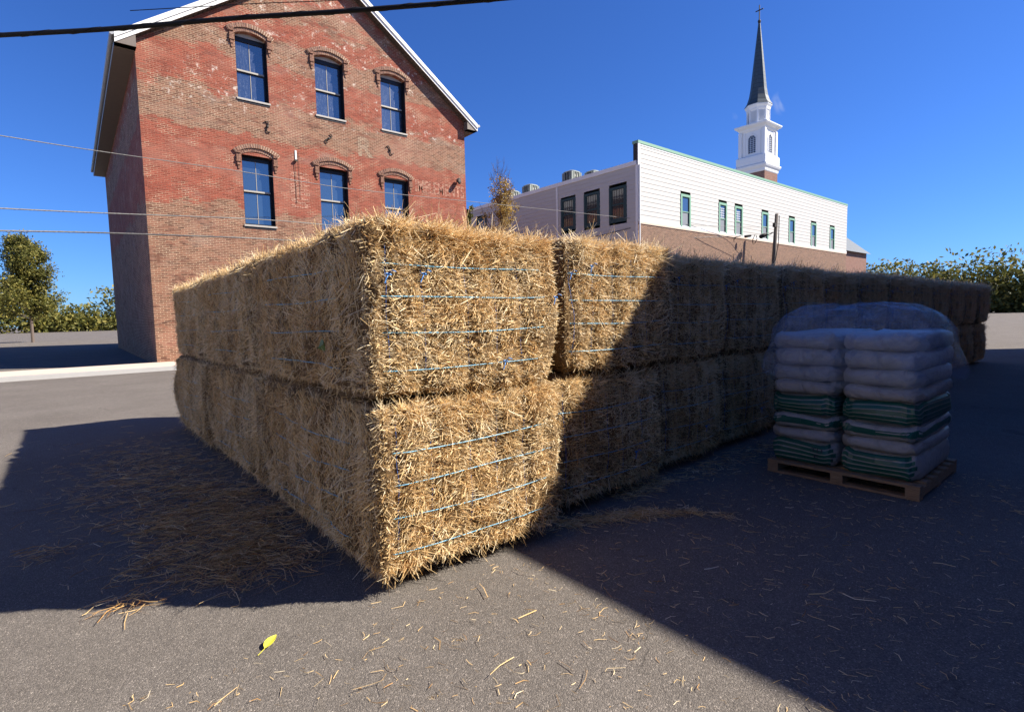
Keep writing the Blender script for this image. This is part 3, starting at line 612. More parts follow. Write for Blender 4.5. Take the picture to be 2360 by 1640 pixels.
# ------------------------------------------------------------------ trees
def leaves_mesh(name, centers, size, mat, parent, rng, flat=.5):
    n = len(centers); c = np.asarray(centers); a = rng.normal(size=(n, 3)); a /= np.linalg.norm(a, axis=1)[:, None]
    b = np.cross(a, rng.normal(size=(n, 3))); b /= np.linalg.norm(b, axis=1)[:, None]; s = size*rng.uniform(.6, 1.3, (n, 1))
    V = np.stack([c-a*s, c-b*s*.5, c+a*s, c+b*s*.5], 1).reshape(-1, 3)
    me = bpy.data.meshes.new(name); me.vertices.add(n*4); me.vertices.foreach_set('co', V.ravel()); me.loops.add(n*4); me.loops.foreach_set('vertex_index', np.arange(n*4)); me.polygons.add(n)
    me.polygons.foreach_set('loop_start', np.arange(n)*4); me.update(calc_edges=True)
    at = me.attributes.new('tone', 'FLOAT', 'FACE'); at.data.foreach_set('value', np.clip(rng.normal(.5, .28, n), 0, 1).astype(np.float32))
    me.materials.append(mat); o = bpy.data.objects.new(name, me); COL.objects.link(o); o.parent = parent; return o
def tree(loc, h, rad, label, mat, seed, crown0=.25, crown1=.85, nl=6000, size=.09, columnar=True, bare=.25, nb=46):
    rng = np.random.default_rng(seed); rr = random.Random(seed)
    o = empty('tree', loc, label, 'tree')
    tk = MB(); tk.tube([(0, 0, 0), (.03, .02, h*.3), (-.03, .0, h*.6), (.0, .03, h)], [h*.014, h*.011, h*.007, .008], 8)
    pts = []
    for i in range(nb):
        z = h*(crown0+(.97-crown0)*(i/nb)); a = rr.uniform(0, 6.283); f = (z/h-crown0)/(1-crown0)
        L = rad*(1.15-f*.75)*rr.uniform(.7, 1.15); up = L*(1.7 if columnar else .6)
        p = [(0, 0, z)]; 
        for k in (1, 2, 3):
            q = k/3; p.append((math.cos(a)*L*q**.8+rr.uniform(-.05, .05), math.sin(a)*L*q**.8+rr.uniform(-.05, .05), z+up*q**1.3))
        tk.tube(p, [.028*h/6*(1.2-f), .018*h/6*(1.1-f), .010, .005], 5)
        for k in range(5):
            q = rr.uniform(.3, 1); b0 = Vector(p[min(3, int(q*3))]); d = Vector((rr.uniform(-1, 1), rr.uniform(-1, 1), rr.uniform(.4, 2 if columnar else 1.))).normalized()*rr.uniform(.25, .6)*rad*.6
            tk.tube([b0, b0+d*.5+Vector((0, 0, .03)), b0+d], [.008, .006, .003], 4)
            if f < crown1 and rr.random() > bare:
                m = int(nl/(nb*5)); t_ = rng.uniform(0, 1.1, (m, 1)); pts.append(np.array(b0)+np.array(d)*t_+rng.normal(0, .10*rad, (m, 3)))
    tk.build('trunk', M['bark'], o)
    if pts: leaves_mesh('crown', np.concatenate(pts), size, mat, o, rng)
    return o
p = at_d(1156, 540, 33); tree((p[0], p[1], 0), 10.6, 1.25, 'slender autumn tree with bare upper twigs and sparse golden leaves', M['leaf_autumn'], 5, .42, .74, 7500, .068, True, .2, 70)
p = at_d(1079, 510, 40); tree((p[0], p[1], 0), 9.7, .75, 'yellow green bush like tree half hidden behind the brick corner', M['leaf_olive'], 9, .3, .95, 5000, .08, True, .1, 40)

# ------------------------------------------------------------------ utility pole and wires
pb, ptp = at_d(1783, 600, 41.5), at_d(1790, 493, 41.5)
dirp = (ptp-pb)/(ptp[2]-pb[2]); base = pb-dirp*pb[2]
up_ = empty('utility_pole', tuple(base), 'dark weathered wooden utility pole in front of the brown brick base', 'pole')
s = MB(tuple(base)); s.tube([tuple(base), tuple(pb), tuple(ptp)], [.19, .15, .12], 10); s.build('pole', M['pole'], up_, True)
s = MB(tuple(base)); q = at_d(1787, 519, 41.2); s.box(q[0]-.25, q[0]+.12, q[1]-.1, q[1]+.1, q[2]-.15, q[2]+.15); s.build('bracket', M['iron'], up_)
s = MB(tuple(base)); s.tube([at_d(1796, 497, 41.2), at_d(1794, 560, 41.2), at_d(1787, 600, 41.2)], .03, 5); s.build('down_cable', M['wire'], up_)
def wire(px, r, name, label, mat, depths, n=60, twist=0., cat='cable'):
    P = [at_d(x, y, d) for (x, y), d in zip(px, depths)]; P = np.array(P); seg = np.r_[0, np.cumsum(np.linalg.norm(np.diff(P, axis=0), axis=1))]; seg /= seg[-1]
    ts = np.linspace(0, 1, n); Q = np.stack([np.interp(ts, seg, P[:, k]) for k in range(3)], 1)
    # smooth
    for _ in range(2*n//max(1, len(px))//2): Q[1:-1] = (Q[:-2]+Q[1:-1]*2+Q[2:])/4
    s = MB(tuple(Q[0])); s.tube([tuple(q) for q in Q], r, 7)
    if twist:
        L = np.linalg.norm(np.diff(Q, axis=0), axis=1).sum(); m = int(L/(twist/7)); tt = np.linspace(0, 1, m); Q2 = np.stack([np.interp(tt, ts, Q[:, k]) for k in range(3)], 1)
        an = tt*L/twist*2*np.pi; side = np.cross(Q[-1]-Q[0], (0, 0, 1)); side = side/np.linalg.norm(side)
        Q2 = Q2+side*np.cos(an)[:, None]*r*.8+np.array([0, 0, 1])*np.sin(an)[:, None]*r*.8; s.tube([tuple(q) for q in Q2], r*.42, 5)
    o = s.build(name, mat, None, True); tag(o, label, cat); return o
wire([(-250, 95), (250, 68), (564, 40), (760, 29), (940, 15), (1160, -3), (1500, -38)], .022, 'power_cable', 'thick black twisted cable across the top of brick gable', M['wire'], [5.2, 5.1, 5, 5, 5, 5, 5], 80, .5)
wire([(300, 25), (600, 8), (770, 2), (900, -12)], .006, 'thin_wire', 'thin dark wire just above the thick black cable', M['wire'], [8, 8, 8, 8])
wire([(-200, 280), (200, 345), (564, 396), (775, 432), (940, 450), (1070, 463), (1300, 487), (1470, 505), (1600, 519), (1710, 523), (1770, 524)], .013, 'overhead_wire', 'thin knotted wire crossing the lower arched windows towards the pole', M['wire_grey'], [12, 15, 18, 21, 24, 27, 31, 34, 37, 40, 41], 120, .28)
wire([(-200, 470), (200, 490), (564, 503), (680, 511), (900, 533), (1300, 554), (1480, 552), (1640, 546), (1745, 541), (1780, 535)], .016, 'overhead_wire', 'lower twisted wire running just above the straw bales to the pole', M['wire_grey'], [11, 14, 17, 19, 23, 31, 35, 38, 40.5, 41], 120, .3)
wire([(-100, 530), (200, 535), (564, 548), (620, 551), (760, 560)], .02, 'overhead_wire', 'lowest grey wire crossing the brick below the left arched window', M['wire_grey'], [12, 14, 16, 17, 18], 40, .3)
sc = empty('splice_case', tuple(at_d(1753, 544, 41)), 'black cylindrical cable splice cases with looped cables beside pole', 'cable box')
s = MB(tuple(at_d(1753, 544, 41))); s.tube([at_d(1750, 547, 41), at_d(1752, 546, 41), at_d(1764, 541, 41), at_d(1766, 540, 41)], [.05, .15, .15, .06], 8); s.tube([at_d(1715, 545, 40.8), at_d(1717, 545, 40.8), at_d(1730, 543, 40.8), at_d(1732, 543, 40.8)], [.03, .1, .1, .03], 8); s.build('case', M['wire'], sc, True)
s = MB(tuple(at_d(1753, 544, 41)))
s.tube([at_d(x, y, 40.6) for x, y in ((1690, 545), (1696, 549), (1688, 554), (1687, 550), (1697, 546), (1707, 544))], .03, 5)
s.tube([at_d(x, y, 40.6) for x, y in ((1740, 541), (1735, 552), (1735, 561), (1740, 560), (1745, 550), (1743, 543))], .03, 5); s.tube([at_d(x, y, 40.6) for x, y in ((1764, 541), (1770, 541), (1776, 539), (1782, 535))], .04, 5)
s.build('cable_loop', M['wire'], sc, True)

# ------------------------------------------------------------------ straw bales
FOOT, RIM = (23, 41), (11, 37)
def vnoise(p, seed, scale):
    q = p*scale+seed*17.31; i = np.floor(q).astype(np.int64); f = q-i; f = f*f*(3-2*f)
    def h(a, b, c):
        n = (a*374761393+b*668265263+c*2147483647+seed*1013) & 0xffffffff; n = ((n ^ (n >> 13))*1274126177) & 0xffffffff; return ((n ^ (n >> 16)) & 0xffff)/65535.
    r = 0
    for dx in (0, 1):
        for dy in (0, 1):
            for dz in (0, 1):
                wgt = (f[:, 0] if dx else 1-f[:, 0])*(f[:, 1] if dy else 1-f[:, 1])*(f[:, 2] if dz else 1-f[:, 2])
                r = r+wgt*h(i[:, 0]+dx, i[:, 1]+dy, i[:, 2]+dz)
    return r*2-1
def surf(p, dim, seed, rnd=.07, amp=1., grooves=()):
    """rounded, lumpy box: p on the plain box -> displaced point and outward normal"""
    dim = np.array(dim); c = np.clip(p, rnd, dim-rnd); n = p-c; L = np.linalg.norm(n, axis=1)[:, None]; n = n/np.maximum(L, 1e-6)
    q = c+n*rnd
    D = .030*vnoise(q, seed, 1.7)+.022*vnoise(q, seed+1, 4.5)+.012*vnoise(q, seed+2, 11.)
    D += .030*np.maximum(0, vnoise(q, seed+5, 2.2))*(n[:, 2] > .3)
    for x in grooves: D -= .034*np.exp(-((q[:, 0]-x)/.026)**2)*(np.abs(n[:, 1]) > .4)
    for y in (.33, .75, 1.2, 1.65, 2.0): D -= .016*np.exp(-((q[:, 1]-y-.03*np.sin(q[:, 2]*4+y*9))/.04)**2)*(np.abs(n[:, 0]) > .4)
    D -= .018*(np.exp(-(q[:, 2]/.04)**2)+np.exp(-((q[:, 2]-dim[2])/.04)**2)*(seed not in RIM)-np.exp(-(q[:, 2]/.04)**2)*(seed in FOOT))*np.where(np.abs(n[:, 0]) > .5, 2.4, 1.)*(np.abs(n[:, 2]) < .8)
    D += .022*np.exp(-((q[:, 2]-dim[2]*.5)/(dim[2]*.33))**2)*(np.abs(n[:, 2]) < .7)
    return q+n*(D*amp)[:, None], n
def ribbons(P0, P1, P2, wd, rng, tone, nrm=None):
    d = P2-P0; s = np.cross(d, rng.normal(size=d.shape) if nrm is None else nrm*1.2+rng.normal(size=d.shape)*.8); s /= np.linalg.norm(s, axis=1)[:, None]+1e-9; s *= (wd/2)[:, None]
    V = np.stack([P0-s, P0+s, P1-s, P1+s, P2-s*.7, P2+s*.7], 1)
    n = len(P0); b = np.arange(n)[:, None]*6; F = np.stack([b+np.array([[0, 1, 3, 2]]), b+np.array([[2, 3, 5, 4]])], 1).reshape(-1, 4)
    return V.reshape(-1, 3), F, np.repeat(tone, 2)
def join_mesh(name, parts, mats):
    vs, fs, tn, mi = [], [], [], []; o = 0
    for V, F, T, m in parts: vs.append(V); fs.append(F+o); o += len(V); tn.append(T); mi.append(np.full(len(F), m))
    V = np.concatenate(vs).astype(np.float32); F = np.concatenate(fs); T = np.concatenate(tn).astype(np.float32); mi = np.concatenate(mi)
    me = bpy.data.meshes.new(name); me.vertices.add(len(V)); me.vertices.foreach_set('co', V.ravel()); me.loops.add(F.size); me.loops.foreach_set('vertex_index', F.ravel().astype(np.int32))
    me.polygons.add(len(F)); me.polygons.foreach_set('loop_start', (np.arange(len(F))*4).astype(np.int32)); me.update(calc_edges=True)
    at = me.attributes.new('tone', 'FLOAT', 'FACE'); at.data.foreach_set('value', T)
    for m in mats: me.materials.append(m)
    me.polygons.foreach_set('material_index', mi.astype(np.int32)); me.update(); return me
def core_mesh(dim, seed, grooves, step=.035):
    parts = []; X, Y, Z = dim
    for ax, side in ((1, 0), (1, 1), (0, 0), (0, 1), (2, 0), (2, 1)):
        a, b = [k for k in (0, 1, 2) if k != ax]; na, nb_ = int(dim[a]/step)+1, int(dim[b]/step)+1
        A, B = np.meshgrid(np.linspace(0, dim[a], na), np.linspace(0, dim[b], nb_), indexing='ij'); P = np.zeros((na*nb_, 3)); P[:, a] = A.ravel(); P[:, b] = B.ravel(); P[:, ax] = dim[ax]*side
        V, _ = surf(P, dim, seed, grooves=grooves); i = np.arange((na-1)*nb_).reshape(na-1, nb_)[:, :-1].ravel()
        F = np.stack([i, i+nb_, i+nb_+1, i+1], 1)
        if (ax == 1) == (side == 1): F = F[:, ::-1]
        parts.append((V, F, np.zeros(len(F)), 1))
    return parts
def straw_on(dim, seed, face, dens, rng, grooves, lmul=1.):
    """straws rooted in one face of the bale"""
    ax, side = {'front': (1, 0), 'back': (1, 1), 'left': (0, 0), 'right': (0, 1), 'bottom': (2, 0), 'top': (2, 1)}[face]
    a, b = [k for k in (0, 1, 2) if k != ax]; n = int(dim[a]*dim[b]*dens)
    P = np.zeros((n, 3)); P[:, a] = rng.uniform(0, dim[a], n); P[:, b] = rng.uniform(0, dim[b], n); P[:, ax] = dim[ax]*side
    cl = vnoise(P, seed+9, 9.)+.6*vnoise(P, seed+10, 23.); gd = sum(np.exp(-((P[:, 0]-x)/.022)**2) for x in grooves) if face in ('front', 'back') else 0; keep = (rng.uniform(-1.5, .55, n) < cl-.9*gd) if face in ('front', 'back') else (rng.uniform(-1.5, .55, n) < cl); P = P[keep]; n = len(P)
    Q, nn = surf(P, dim, seed, grooves=grooves)
    up = np.array([0, 0, 1.]); T1 = np.cross(np.broadcast_to(up, nn.shape), nn); ln = np.linalg.norm(T1, axis=1); T1[ln < .3] = [1, 0, 0]; T1 /= np.linalg.norm(T1, axis=1)[:, None]; T2 = np.cross(nn, T1)
    sw = vnoise(Q, seed+20, 2.6)*1.1+vnoise(Q, seed+21, 6.)*.7
    zrel = Q[:, 2]/dim[2]
    if face in ('front', 'back'):
        ang = sw*.55+rng.normal(0, .62, n); el = np.clip(rng.gamma(2.2, .18, n), .0, 1.2); L = np.clip(rng.lognormal(-2.9, .45, n), .02, .17); base = 0.
        loose = np.clip((zrel-.78)/.15, 0, 1)
        L *= 1+loose*.6; el *= 1+.35*loose
        ang += loose*rng.normal(0, .6, n)
    elif face in ('left', 'right'):
        ang = math.pi/2*.85+sw*1.35+rng.normal(0, .5, n); el = np.clip(rng.gamma(1.9, .13, n), 0, .9); L = np.clip(rng.lognormal(-2.8, .5, n), .025, .2)
        ez = np.minimum(Q[:, 2], dim[2]-Q[:, 2]+(9. if seed in RIM else 0)); L *= np.clip(ez/.09, .35, 1)
    elif face == 'top':
        ang = rng.uniform(0, 6.28, n); el = np.clip(rng.gamma(1.6, .18 if seed in RIM else .05, n), 0, 1.2); L = np.clip(rng.lognormal(-2.75, .5, n), .03, .25)
    else:
        ang = rng.uniform(0, 6.28, n); el = np.clip(rng.gamma(2., .2, n), 0, 1.1); L = np.clip(rng.lognormal(-2.5, .45, n), .03, .22)
    sgn = rng.choice([-1, 1], n); D = (T1*np.cos(ang)[:, None]+T2*np.sin(ang)[:, None])*sgn[:, None]
    D = D*np.cos(el)[:, None]+nn*np.sin(el)[:, None]; L = L*lmul
    vc = np.minimum(np.minimum(Q[:, 0], dim[0]-Q[:, 0]), 9.) if face in ('front', 'back') else (np.minimum(Q[:, 1], dim[1]-Q[:, 1]) if face in ('left', 'right') else np.full(n, 9.))
    nc = vc < .10; L[nc] *= .62
    # hanging fringe at the foot, flicked-up ends at the rim
    foot = (Q[:, 2] < .09); rim = (Q[:, 2] > dim[2]-.10)
    if seed in FOOT: D[foot] += np.array([0, 0, -.5])
    else: L[foot] *= .8
    if seed in RIM: D[rim] += np.array([0, 0, .12]); L[rim] *= 1.0
    else: L[rim] *= .8
    D /= np.linalg.norm(D, axis=1)[:, None]
    P0 = Q-nn*.008-D*(L*.25)[:, None]*np.cos(el)[:, None]; bend = rng.normal(0, .10, (n, 3))*L[:, None]
    P1 = P0+D*(L*.5)[:, None]+bend*.5; P2 = P0+D*L[:, None]+bend*rng.uniform(-.8, 1, (n, 1))
    wd = rng.uniform(.0021, .0048, n); tone = np.clip(rng.normal(.72, .22, n)+.20*vnoise(Q, seed+30, 3.2)+.16*vnoise(Q, seed+31, 9.), 0, 1)
    V, F, T = ribbons(P0, P1, P2, wd, rng, tone, nn); return (V, F, T, 0)
def bale_mesh(name, dim, seed, faces, grooves):
    rng = np.random.default_rng(seed); parts = core_mesh(dim, seed, grooves)
    for f, dn in faces.items(): parts.append(straw_on(dim, seed, f, dn, rng, grooves))
    return join_mesh(name, parts, [M['straw'], M['straw_core']])
def twine_path(dim, seed, grooves, pts, lift):
    P = np.array(pts, float); Q, n = surf(P, dim, seed, grooves=grooves); return Q+n*lift
def add_twines(bale, dim, seed, gx, zs, left=True, rngs=1, knots=()):
    rng = np.random.default_rng(seed+rngs)
    for z in zs:                                                    # loops of pale twine round the whole bundle
        m = 46; xs = np.linspace(.04, dim[0]-.04, m); sag = -.010*np.sin(np.pi*xs/dim[0])+.003*np.sin(xs*5+z*20)
        lift = .013-.045*np.clip(1-np.minimum(xs, dim[0]-xs)/.16, 0, 1)-.010*(rng.random(m) < .0)
        F_ = twine_path(dim, seed, (), np.stack([xs, np.zeros(m), z+sag], 1), 0)+np.array([0, -1, 0])*0; _, n_ = surf(np.stack([xs, np.zeros(m), z+sag], 1), dim, seed); Qf = F_+n_*lift[:, None]
        ker = np.ones(15)/15; Qp = np.pad(Qf[:, 1], 7, mode='edge'); Qf[:, 1] = np.minimum(Qf[:, 1]+.006, np.convolve(Qp, ker, 'valid')); b = MB(); b.tube([tuple(q) for q in Qf], .0029, 5); b.build('twine', M['twine'], bale)
        if left:
            ys = np.linspace(.06, dim[1]-.06, m); P = np.stack([np.zeros(m), ys, z-.01*np.sin(ys*3+z*8)], 1); Q_, n_ = surf(P, dim, seed)
            lift = .010-.028*np.clip(1-np.minimum(ys-.25, dim[1]-.15-ys)/.3, 0, 1); b = MB(); b.tube([tuple(q) for q in Q_+n_*lift[:, None]], .0030, 5); b.build('twine', M['twine'], bale)
    for x in gx:                                                    # upright strings of the small bales inside
        m = 40; z = np.linspace(.14, dim[2]-.12, m); P = np.stack([np.full(m, x)+.006*np.sin(z*7), np.zeros(m), z], 1); Q_, n_ = surf(P, dim, seed, grooves=gx)
        b = MB(); b.tube([tuple(q) for q in Q_+n_*.022], .0028, 5); b.build('string', M['twine_dark'], bale)
    for (x, z) in knots:
        Q_, n_ = surf(np.array([[x, 0., z]]), dim, seed); c = Q_[0]+np.array([0, -.022, 0]); b = MB()
        b.tube([c+np.array([-.018, 0, .004]), c, c+np.array([.018, 0, -.003])], [.004, .009, .004], 6)
        b.tube([c, c+np.array([.012, -.02, .022]), c+np.array([.03, -.03, .012])], .0028, 4); b.tube([c, c+np.array([-.02, -.018, -.02]), c+np.array([-.035, -.02, -.05])], .0028, 4); b.build('twine_knot', M['knot'], bale)
GRP = 'big straw bales stacked two high'
DA = (1.40, 2.25, 1.0); GX = (.11, .34, .64, .85, 1.06); ZS = (.16, .37, .585, .77)
ZU = (.17, .38, .585, .765)
def make_bale(name, dim, seed, loc, faces, gx, zs, left, knots, label):
    o = bpy.data.objects.new('straw_bale', None); COL.objects.link(o); o.location = loc
    me = bale_mesh('straw', dim, seed, faces, gx); s = bpy.data.objects.new('packed_straw', me); COL.objects.link(s); s.parent = o
    add_twines(o, dim, seed, gx, zs, left, 1, knots); tag(o, label, 'straw bale', GRP); return o
Z0, Z1 = .12, 1.13
X1, Y1 = 1.265, 2.715
A = make_bale('a', (1.375, 2.25, .985), 11, (X1-.02, Y1+.005, Z1+.01), dict(front=29000, left=28000, top=6000, right=2200, bottom=1200), GX, ZU, True, ((.11, .70), (.34, .71), (.90, .17), (1.33, .58)), 'upper straw bale at the near corner, sunlit front and shaded left side')
B = make_bale('b', (1.40, 2.25, 1.0), 23, (X1, Y1+.01, Z0), dict(front=29000, left=28000, top=1500, right=6000, bottom=3500), (.11, .34, .62, .84, 1.07), (.13, .34, .545, .725), True, (), 'lower straw bale at the near corner, with four bright blue twines')
DC = (1.36, 2.2, .985)
Cc = make_bale('c', (1.36, 2.2, 1.015), 37, (2.875, 2.865, Z1+.02), dict(front=25000, left=2000, top=5500, right=3500, bottom=1200), (.07, .30, .55, .78, 1.0), (.17, .38, .56, .76), False, ((.07, .76), (.28, .82)), 'second upper straw bale from the near corner, crossed by the slanting shadow edge')
D = make_bale('d', DC, 41, (2.80, 2.93, Z0), dict(front=25000, left=3500, top=1500, right=3500, bottom=2500), (.10, .33, .6, .8, 1.05), (.13, .34, .54, .72), False, ((.95, .27),), 'second lower straw bale from the near corner, mostly in shadow')
# the rest of the row runs on into the shade
words = ['third', 'fourth', 'fifth', 'sixth', 'seventh', 'eighth', 'ninth', 'tenth', 'eleventh', 'twelfth', 'thirteenth', 'fourteenth', 'fifteenth']
xs = 4.37; jr = random.Random(4)
for i in range(11):
    wd = 1.15 if i == 0 else 1.36*jr.uniform(.97, 1.03); dy = .18+.10*min(i, 2)/2+jr.uniform(-.03, .05)
    for lev in (0, 1):
        src = (D, Cc)[lev]; o = copy_tree(src); o.location = (xs+jr.uniform(-.02, .02), 2.86+dy+(.0 if lev else .05), (Z0, Z1)[lev]); o.scale = (wd/1.40, 1, jr.uniform(.975, 1.005))
        if i == 1 and lev: o.scale[2] = .985
        o['label'] = '%s %s straw bale along the shaded row, counted from the near corner' % (words[i], ('lower', 'upper')[lev])
    xs += wd+.07+jr.uniform(0, .05)
# bales behind the near stack, running away to the left
for i in range(2):
    for lev in (0, 1):
        o = copy_tree((B, A)[lev]); o.location = (X1-.03+jr.uniform(-.03, .03), Y1+2.31*(i+1)+jr.uniform(-.02, .02), (Z0, Z1)[lev]-.01*i)
        o['label'] = '%s straw bale of the %s stack behind the near corner, on the left side' % (('lower', 'upper')[lev], ('second', 'third')[i])

# pallets under the bales
def make_pallet(w_, d_, label):
    o = empty('wooden_pallet', (0, 0, 0), label, 'pallet', 'wooden pallets under the bales')
    for k in range(3):
        b = MB(); x = (0, w_/2-.04, w_-.09)[k]; b.box(x, x+.09, 0, d_, .022, .095); b.build('stringer', M['wood'], o)
    for k in range(7):
        y = (d_-.1)*k/6; b = MB(); b.box(-.002, w_+.002, y, y+.1, .0955, .116); b.build('deck_board', M['wood'], o)
    for k in range(3):
        y = (d_-.1)*k/2; b = MB(); b.box(-.001, w_+.001, y+.001, y+.099, .002, .0215); b.build('bottom_board', M['wood'], o)
    return o
p0 = make_pallet(1.2, 1.02, 'weathered wooden pallet under the near corner bales'); p0.location = (X1+.09, Y1+.22, 0)
def pal(x, y, lb): o = copy_tree(p0); o.location = (x, y, 0); o['label'] = lb
pal(X1+.09, Y1+1.2, 'weathered wooden pallet under the rear half of the near corner bales')
pal(X1+.09, Y1+2.45, 'wooden pallet under the second stack on the left side'); pal(X1+.09, Y1+3.55, 'wooden pallet under the rear of the second stack on the left side')
xx = 2.95
for i in range(12): pal(xx, 3.32, 'wooden pallet under the %s stack of the shaded row' % (['second']+words)[i]); xx += 1.42

# ------------------------------------------------------------------ loose straw on the asphalt
def ground_straw(name, label, centers, rng, lmin, lmax, mat, h=.012, wmin=.002, wmax=.005, kind='stuff', tonem=.6):
    c = np.asarray(centers); n = len(c); a = rng.uniform(0, 2*np.pi, n); L = rng.uniform(lmin, lmax, n)**1.0; d = np.stack([np.cos(a), np.sin(a), rng.normal(0, .05, n)], 1)
    z = rng.uniform(.003, h, n) if np.isscalar(h) else rng.uniform(.003, 1, n)*h
    P0 = np.column_stack([c[:, 0], c[:, 1], z]); bend = rng.normal(0, .16, (n, 3))*L[:, None]; bend[:, 2] *= .15
    P1 = P0+d*(L/2)[:, None]+bend; P2 = P0+d*L[:, None]+bend*rng.uniform(-1, 1, (n, 1)); P1[:, 2] = np.maximum(P1[:, 2], .004); P2[:, 2] = np.maximum(P2[:, 2], .004)
    wd = rng.uniform(wmin, wmax, n); V, F, T = ribbons(P0, P1, P2, wd, rng, np.clip(rng.normal(tonem, .25, n), 0, 1))
    # keep the ribbons lying flat and give them a second, upright face so they are not paper thin
    me = join_mesh(name, [(V, F, T, 0)], [mat]); V2 = V; o = bpy.data.objects.new(name, me); COL.objects.link(o); return tag(o, label, None, None, kind)
rng = np.random.default_rng(99)
pts = []
for _ in range(1): pts.append(np.column_stack([rng.uniform(-.6, 6.5, 2600), rng.uniform(.3, 2.75, 2600)]))
for _ in range(70):                                                # little clumps
    c = np.array([rng.uniform(-.2, 4.), rng.uniform(.5, 2.7)]); pts.append(c+rng.normal(0, .035, (rng.integers(3, 8), 2)))
pts = np.concatenate(pts); keep = ~((pts[:, 0] > X1) & (pts[:, 1] > Y1-.02)); pts = pts[keep]
ground_straw('loose_straw', 'short loose straw stalks scattered over the asphalt', pts, rng, .008, .065, M['straw'], .012, .0014, .0038)
big_ = np.column_stack([rng.uniform(-.2, 4.2, 90), rng.uniform(.7, 2.7, 90)]); keep = ~((big_[:, 0] > X1) & (big_[:, 1] > Y1-.02))
ground_straw('straw_stalks', 'longer bent straw stalks lying on the asphalt', big_[keep], rng, .07, .16, M['straw'], .02, .0025, .0052, tonem=.5)
clm = np.concatenate([np.array([rng.normal(.75, .3), rng.normal(4.5, .7)])+rng.normal(0, .07, (60, 2)) for _ in range(34)])
c = np.concatenate([clm, np.column_stack([rng.normal(.80, .30, 2600), rng.normal(4.6, .75, 2600)]), np.column_stack([rng.normal(.95, .15, 500), rng.uniform(3.6, 4.6, 500)]), np.column_stack([rng.uniform(.35, 1.2, 170), rng.uniform(3.35, 4.1, 170)]), np.column_stack([rng.normal(.6, .4, 2200), rng.normal(6.6, 1.0, 2200)])])
c = c[(c[:, 0] < 1.28) & (c[:, 1] > 3.3+.25*(c[:, 0] < .6))]
ground_straw('straw_litter', 'matted straw litter spread left of the bales in their shadow', c, rng, .04, .18, M['straw'], .05, .002, .0045, tonem=.4)
c = []
for x0, y0, x1, y1, s0, n in ((2.75, 2.85, 3.5, 2.55, .05, 750), (3.3, 2.62, 3.75, 2.3, .035, 260), (3.6, 2.9, 4.35, 2.95, .07, 420), (3.7, 2.35, 3.85, 2.05, .02, 90), (4.5, 2.85, 6.5, 2.9, .1, 400)):
    t_ = rng.uniform(0, 1, (n, 1)); c.append(np.array([[x0, y0]])*(1-t_)+np.array([[x1, y1]])*t_+rng.normal(0, s0, (n, 2)))
ground_straw('straw_drift', 'thin drift of straw trailing out from under the shaded bales', np.concatenate(c), rng, .03, .14, M['straw'], .03, .002, .0045, tonem=.6)
# leaves
def leaf(loc, L, W, rz, mat, label, upright=False, stem=True):
    o = empty('fallen_leaf', loc, label, 'leaf'); o.rotation_euler = (math.radians(82) if upright else .06, 0 if not upright else math.radians(15), rz)
    b = MB(); n = 10; rows = []
    for i in range(n+1):
        u = i/n; ww = W*math.sin(math.pi*u**.75)*.5+.001; rows.append([(u*L, -ww, .010+.008*math.sin(u*3)), (u*L, 0, .004+.006*math.sin(u*3)), (u*L, ww, .012+.008*math.sin(u*3))])
    for i in range(n):
        for k in (0, 1): b.face([rows[i][k], rows[i+1][k], rows[i+1][k+1], rows[i][k+1]])
    me = b.build('blade', mat, o); md = me.modifiers.new('thickness', 'SOLIDIFY'); md.thickness = .001
    b = MB(); b.tube([(-.05, .004, .004), (0, 0, .006), (L*.9, 0, .014)], .0016, 5); b.build('stem', M['straw_core'] if upright else M['leaf_yellow'], o)
p = at_z(610, 1498); q = at_z(632, 1474); leaf((p[0], p[1], .004), .105, .042, math.atan2(q[1]-p[1], q[0]-p[0]), M['leaf_yellow'], 'bright yellow leaf lying on the sunlit asphalt at lower left')
p = at_x(752, 800, X1-.11); leaf((p[0]-.02, p[1], p[2]+.02), .11, .07, math.radians(90), M['leaf_green'], 'dark green leaf caught in the shaded side of the upper near bale', True)
bpy.data.objects[-1] if False else None

# ------------------------------------------------------------------ stacked bags on a pallet, right
def bag_mesh(w_, d_, h_, seed):
    rg = np.random.default_rng(seed); rings = []
    for i, (zf, k) in enumerate(((0, .90), (.12, .97), (.35, 1.0), (.6, 1.0), (.85, .97), (1., .88))):
        loop = []
        for j in range(40):
            a = 2*math.pi*j/40; cx, sy = math.cos(a), math.sin(a); e = .28
            x = w_/2*k*math.copysign(abs(cx)**e, cx); y = d_/2*k*math.copysign(abs(sy)**e, sy)
            n = .018*math.sin(7*a+seed+zf*4)+.010*math.sin(17*a+seed*2.3+zf*3); loop.append((x*(1+n), y*(1+n), h_*zf+.012*math.sin(5*a+seed)*(zf > .5)+.006*math.sin(9*a+seed*3)))
        rings.append(loop)
    return rings
PX, PY = 5.30, 1.22
pl = empty('wooden_pallet', (PX-.02, PY-.02, 0), 'dark wooden pallet carrying the green and white bags', 'pallet')
for k in range(3): b = MB(); b.box(0, 1.24, k*.57, k*.57+.1, .024, .10); b.build('stringer', M['wood'], pl)
for k in range(7): b = MB(); x = 1.14*k/6; b.box(x, x+.1, -.002, 1.242, .101, .125); b.build('deck_board', M['wood'], pl)
for k in range(3): b = MB(); x = 1.14*k/2; b.box(x, x+.1, -.001, 1.241, .003, .023); b.build('bottom_board', M['wood'], pl)
lay = [(.126, .235, 'bands'), (.352, .115, 'plain'), (.462, .14, 'posts'), (.598, .20, 'stripes'), (.795, .13, 'plain'), (.922, .15, 'plain'), (1.07, .16, 'plain'), (1.225, .15, 'plain')]
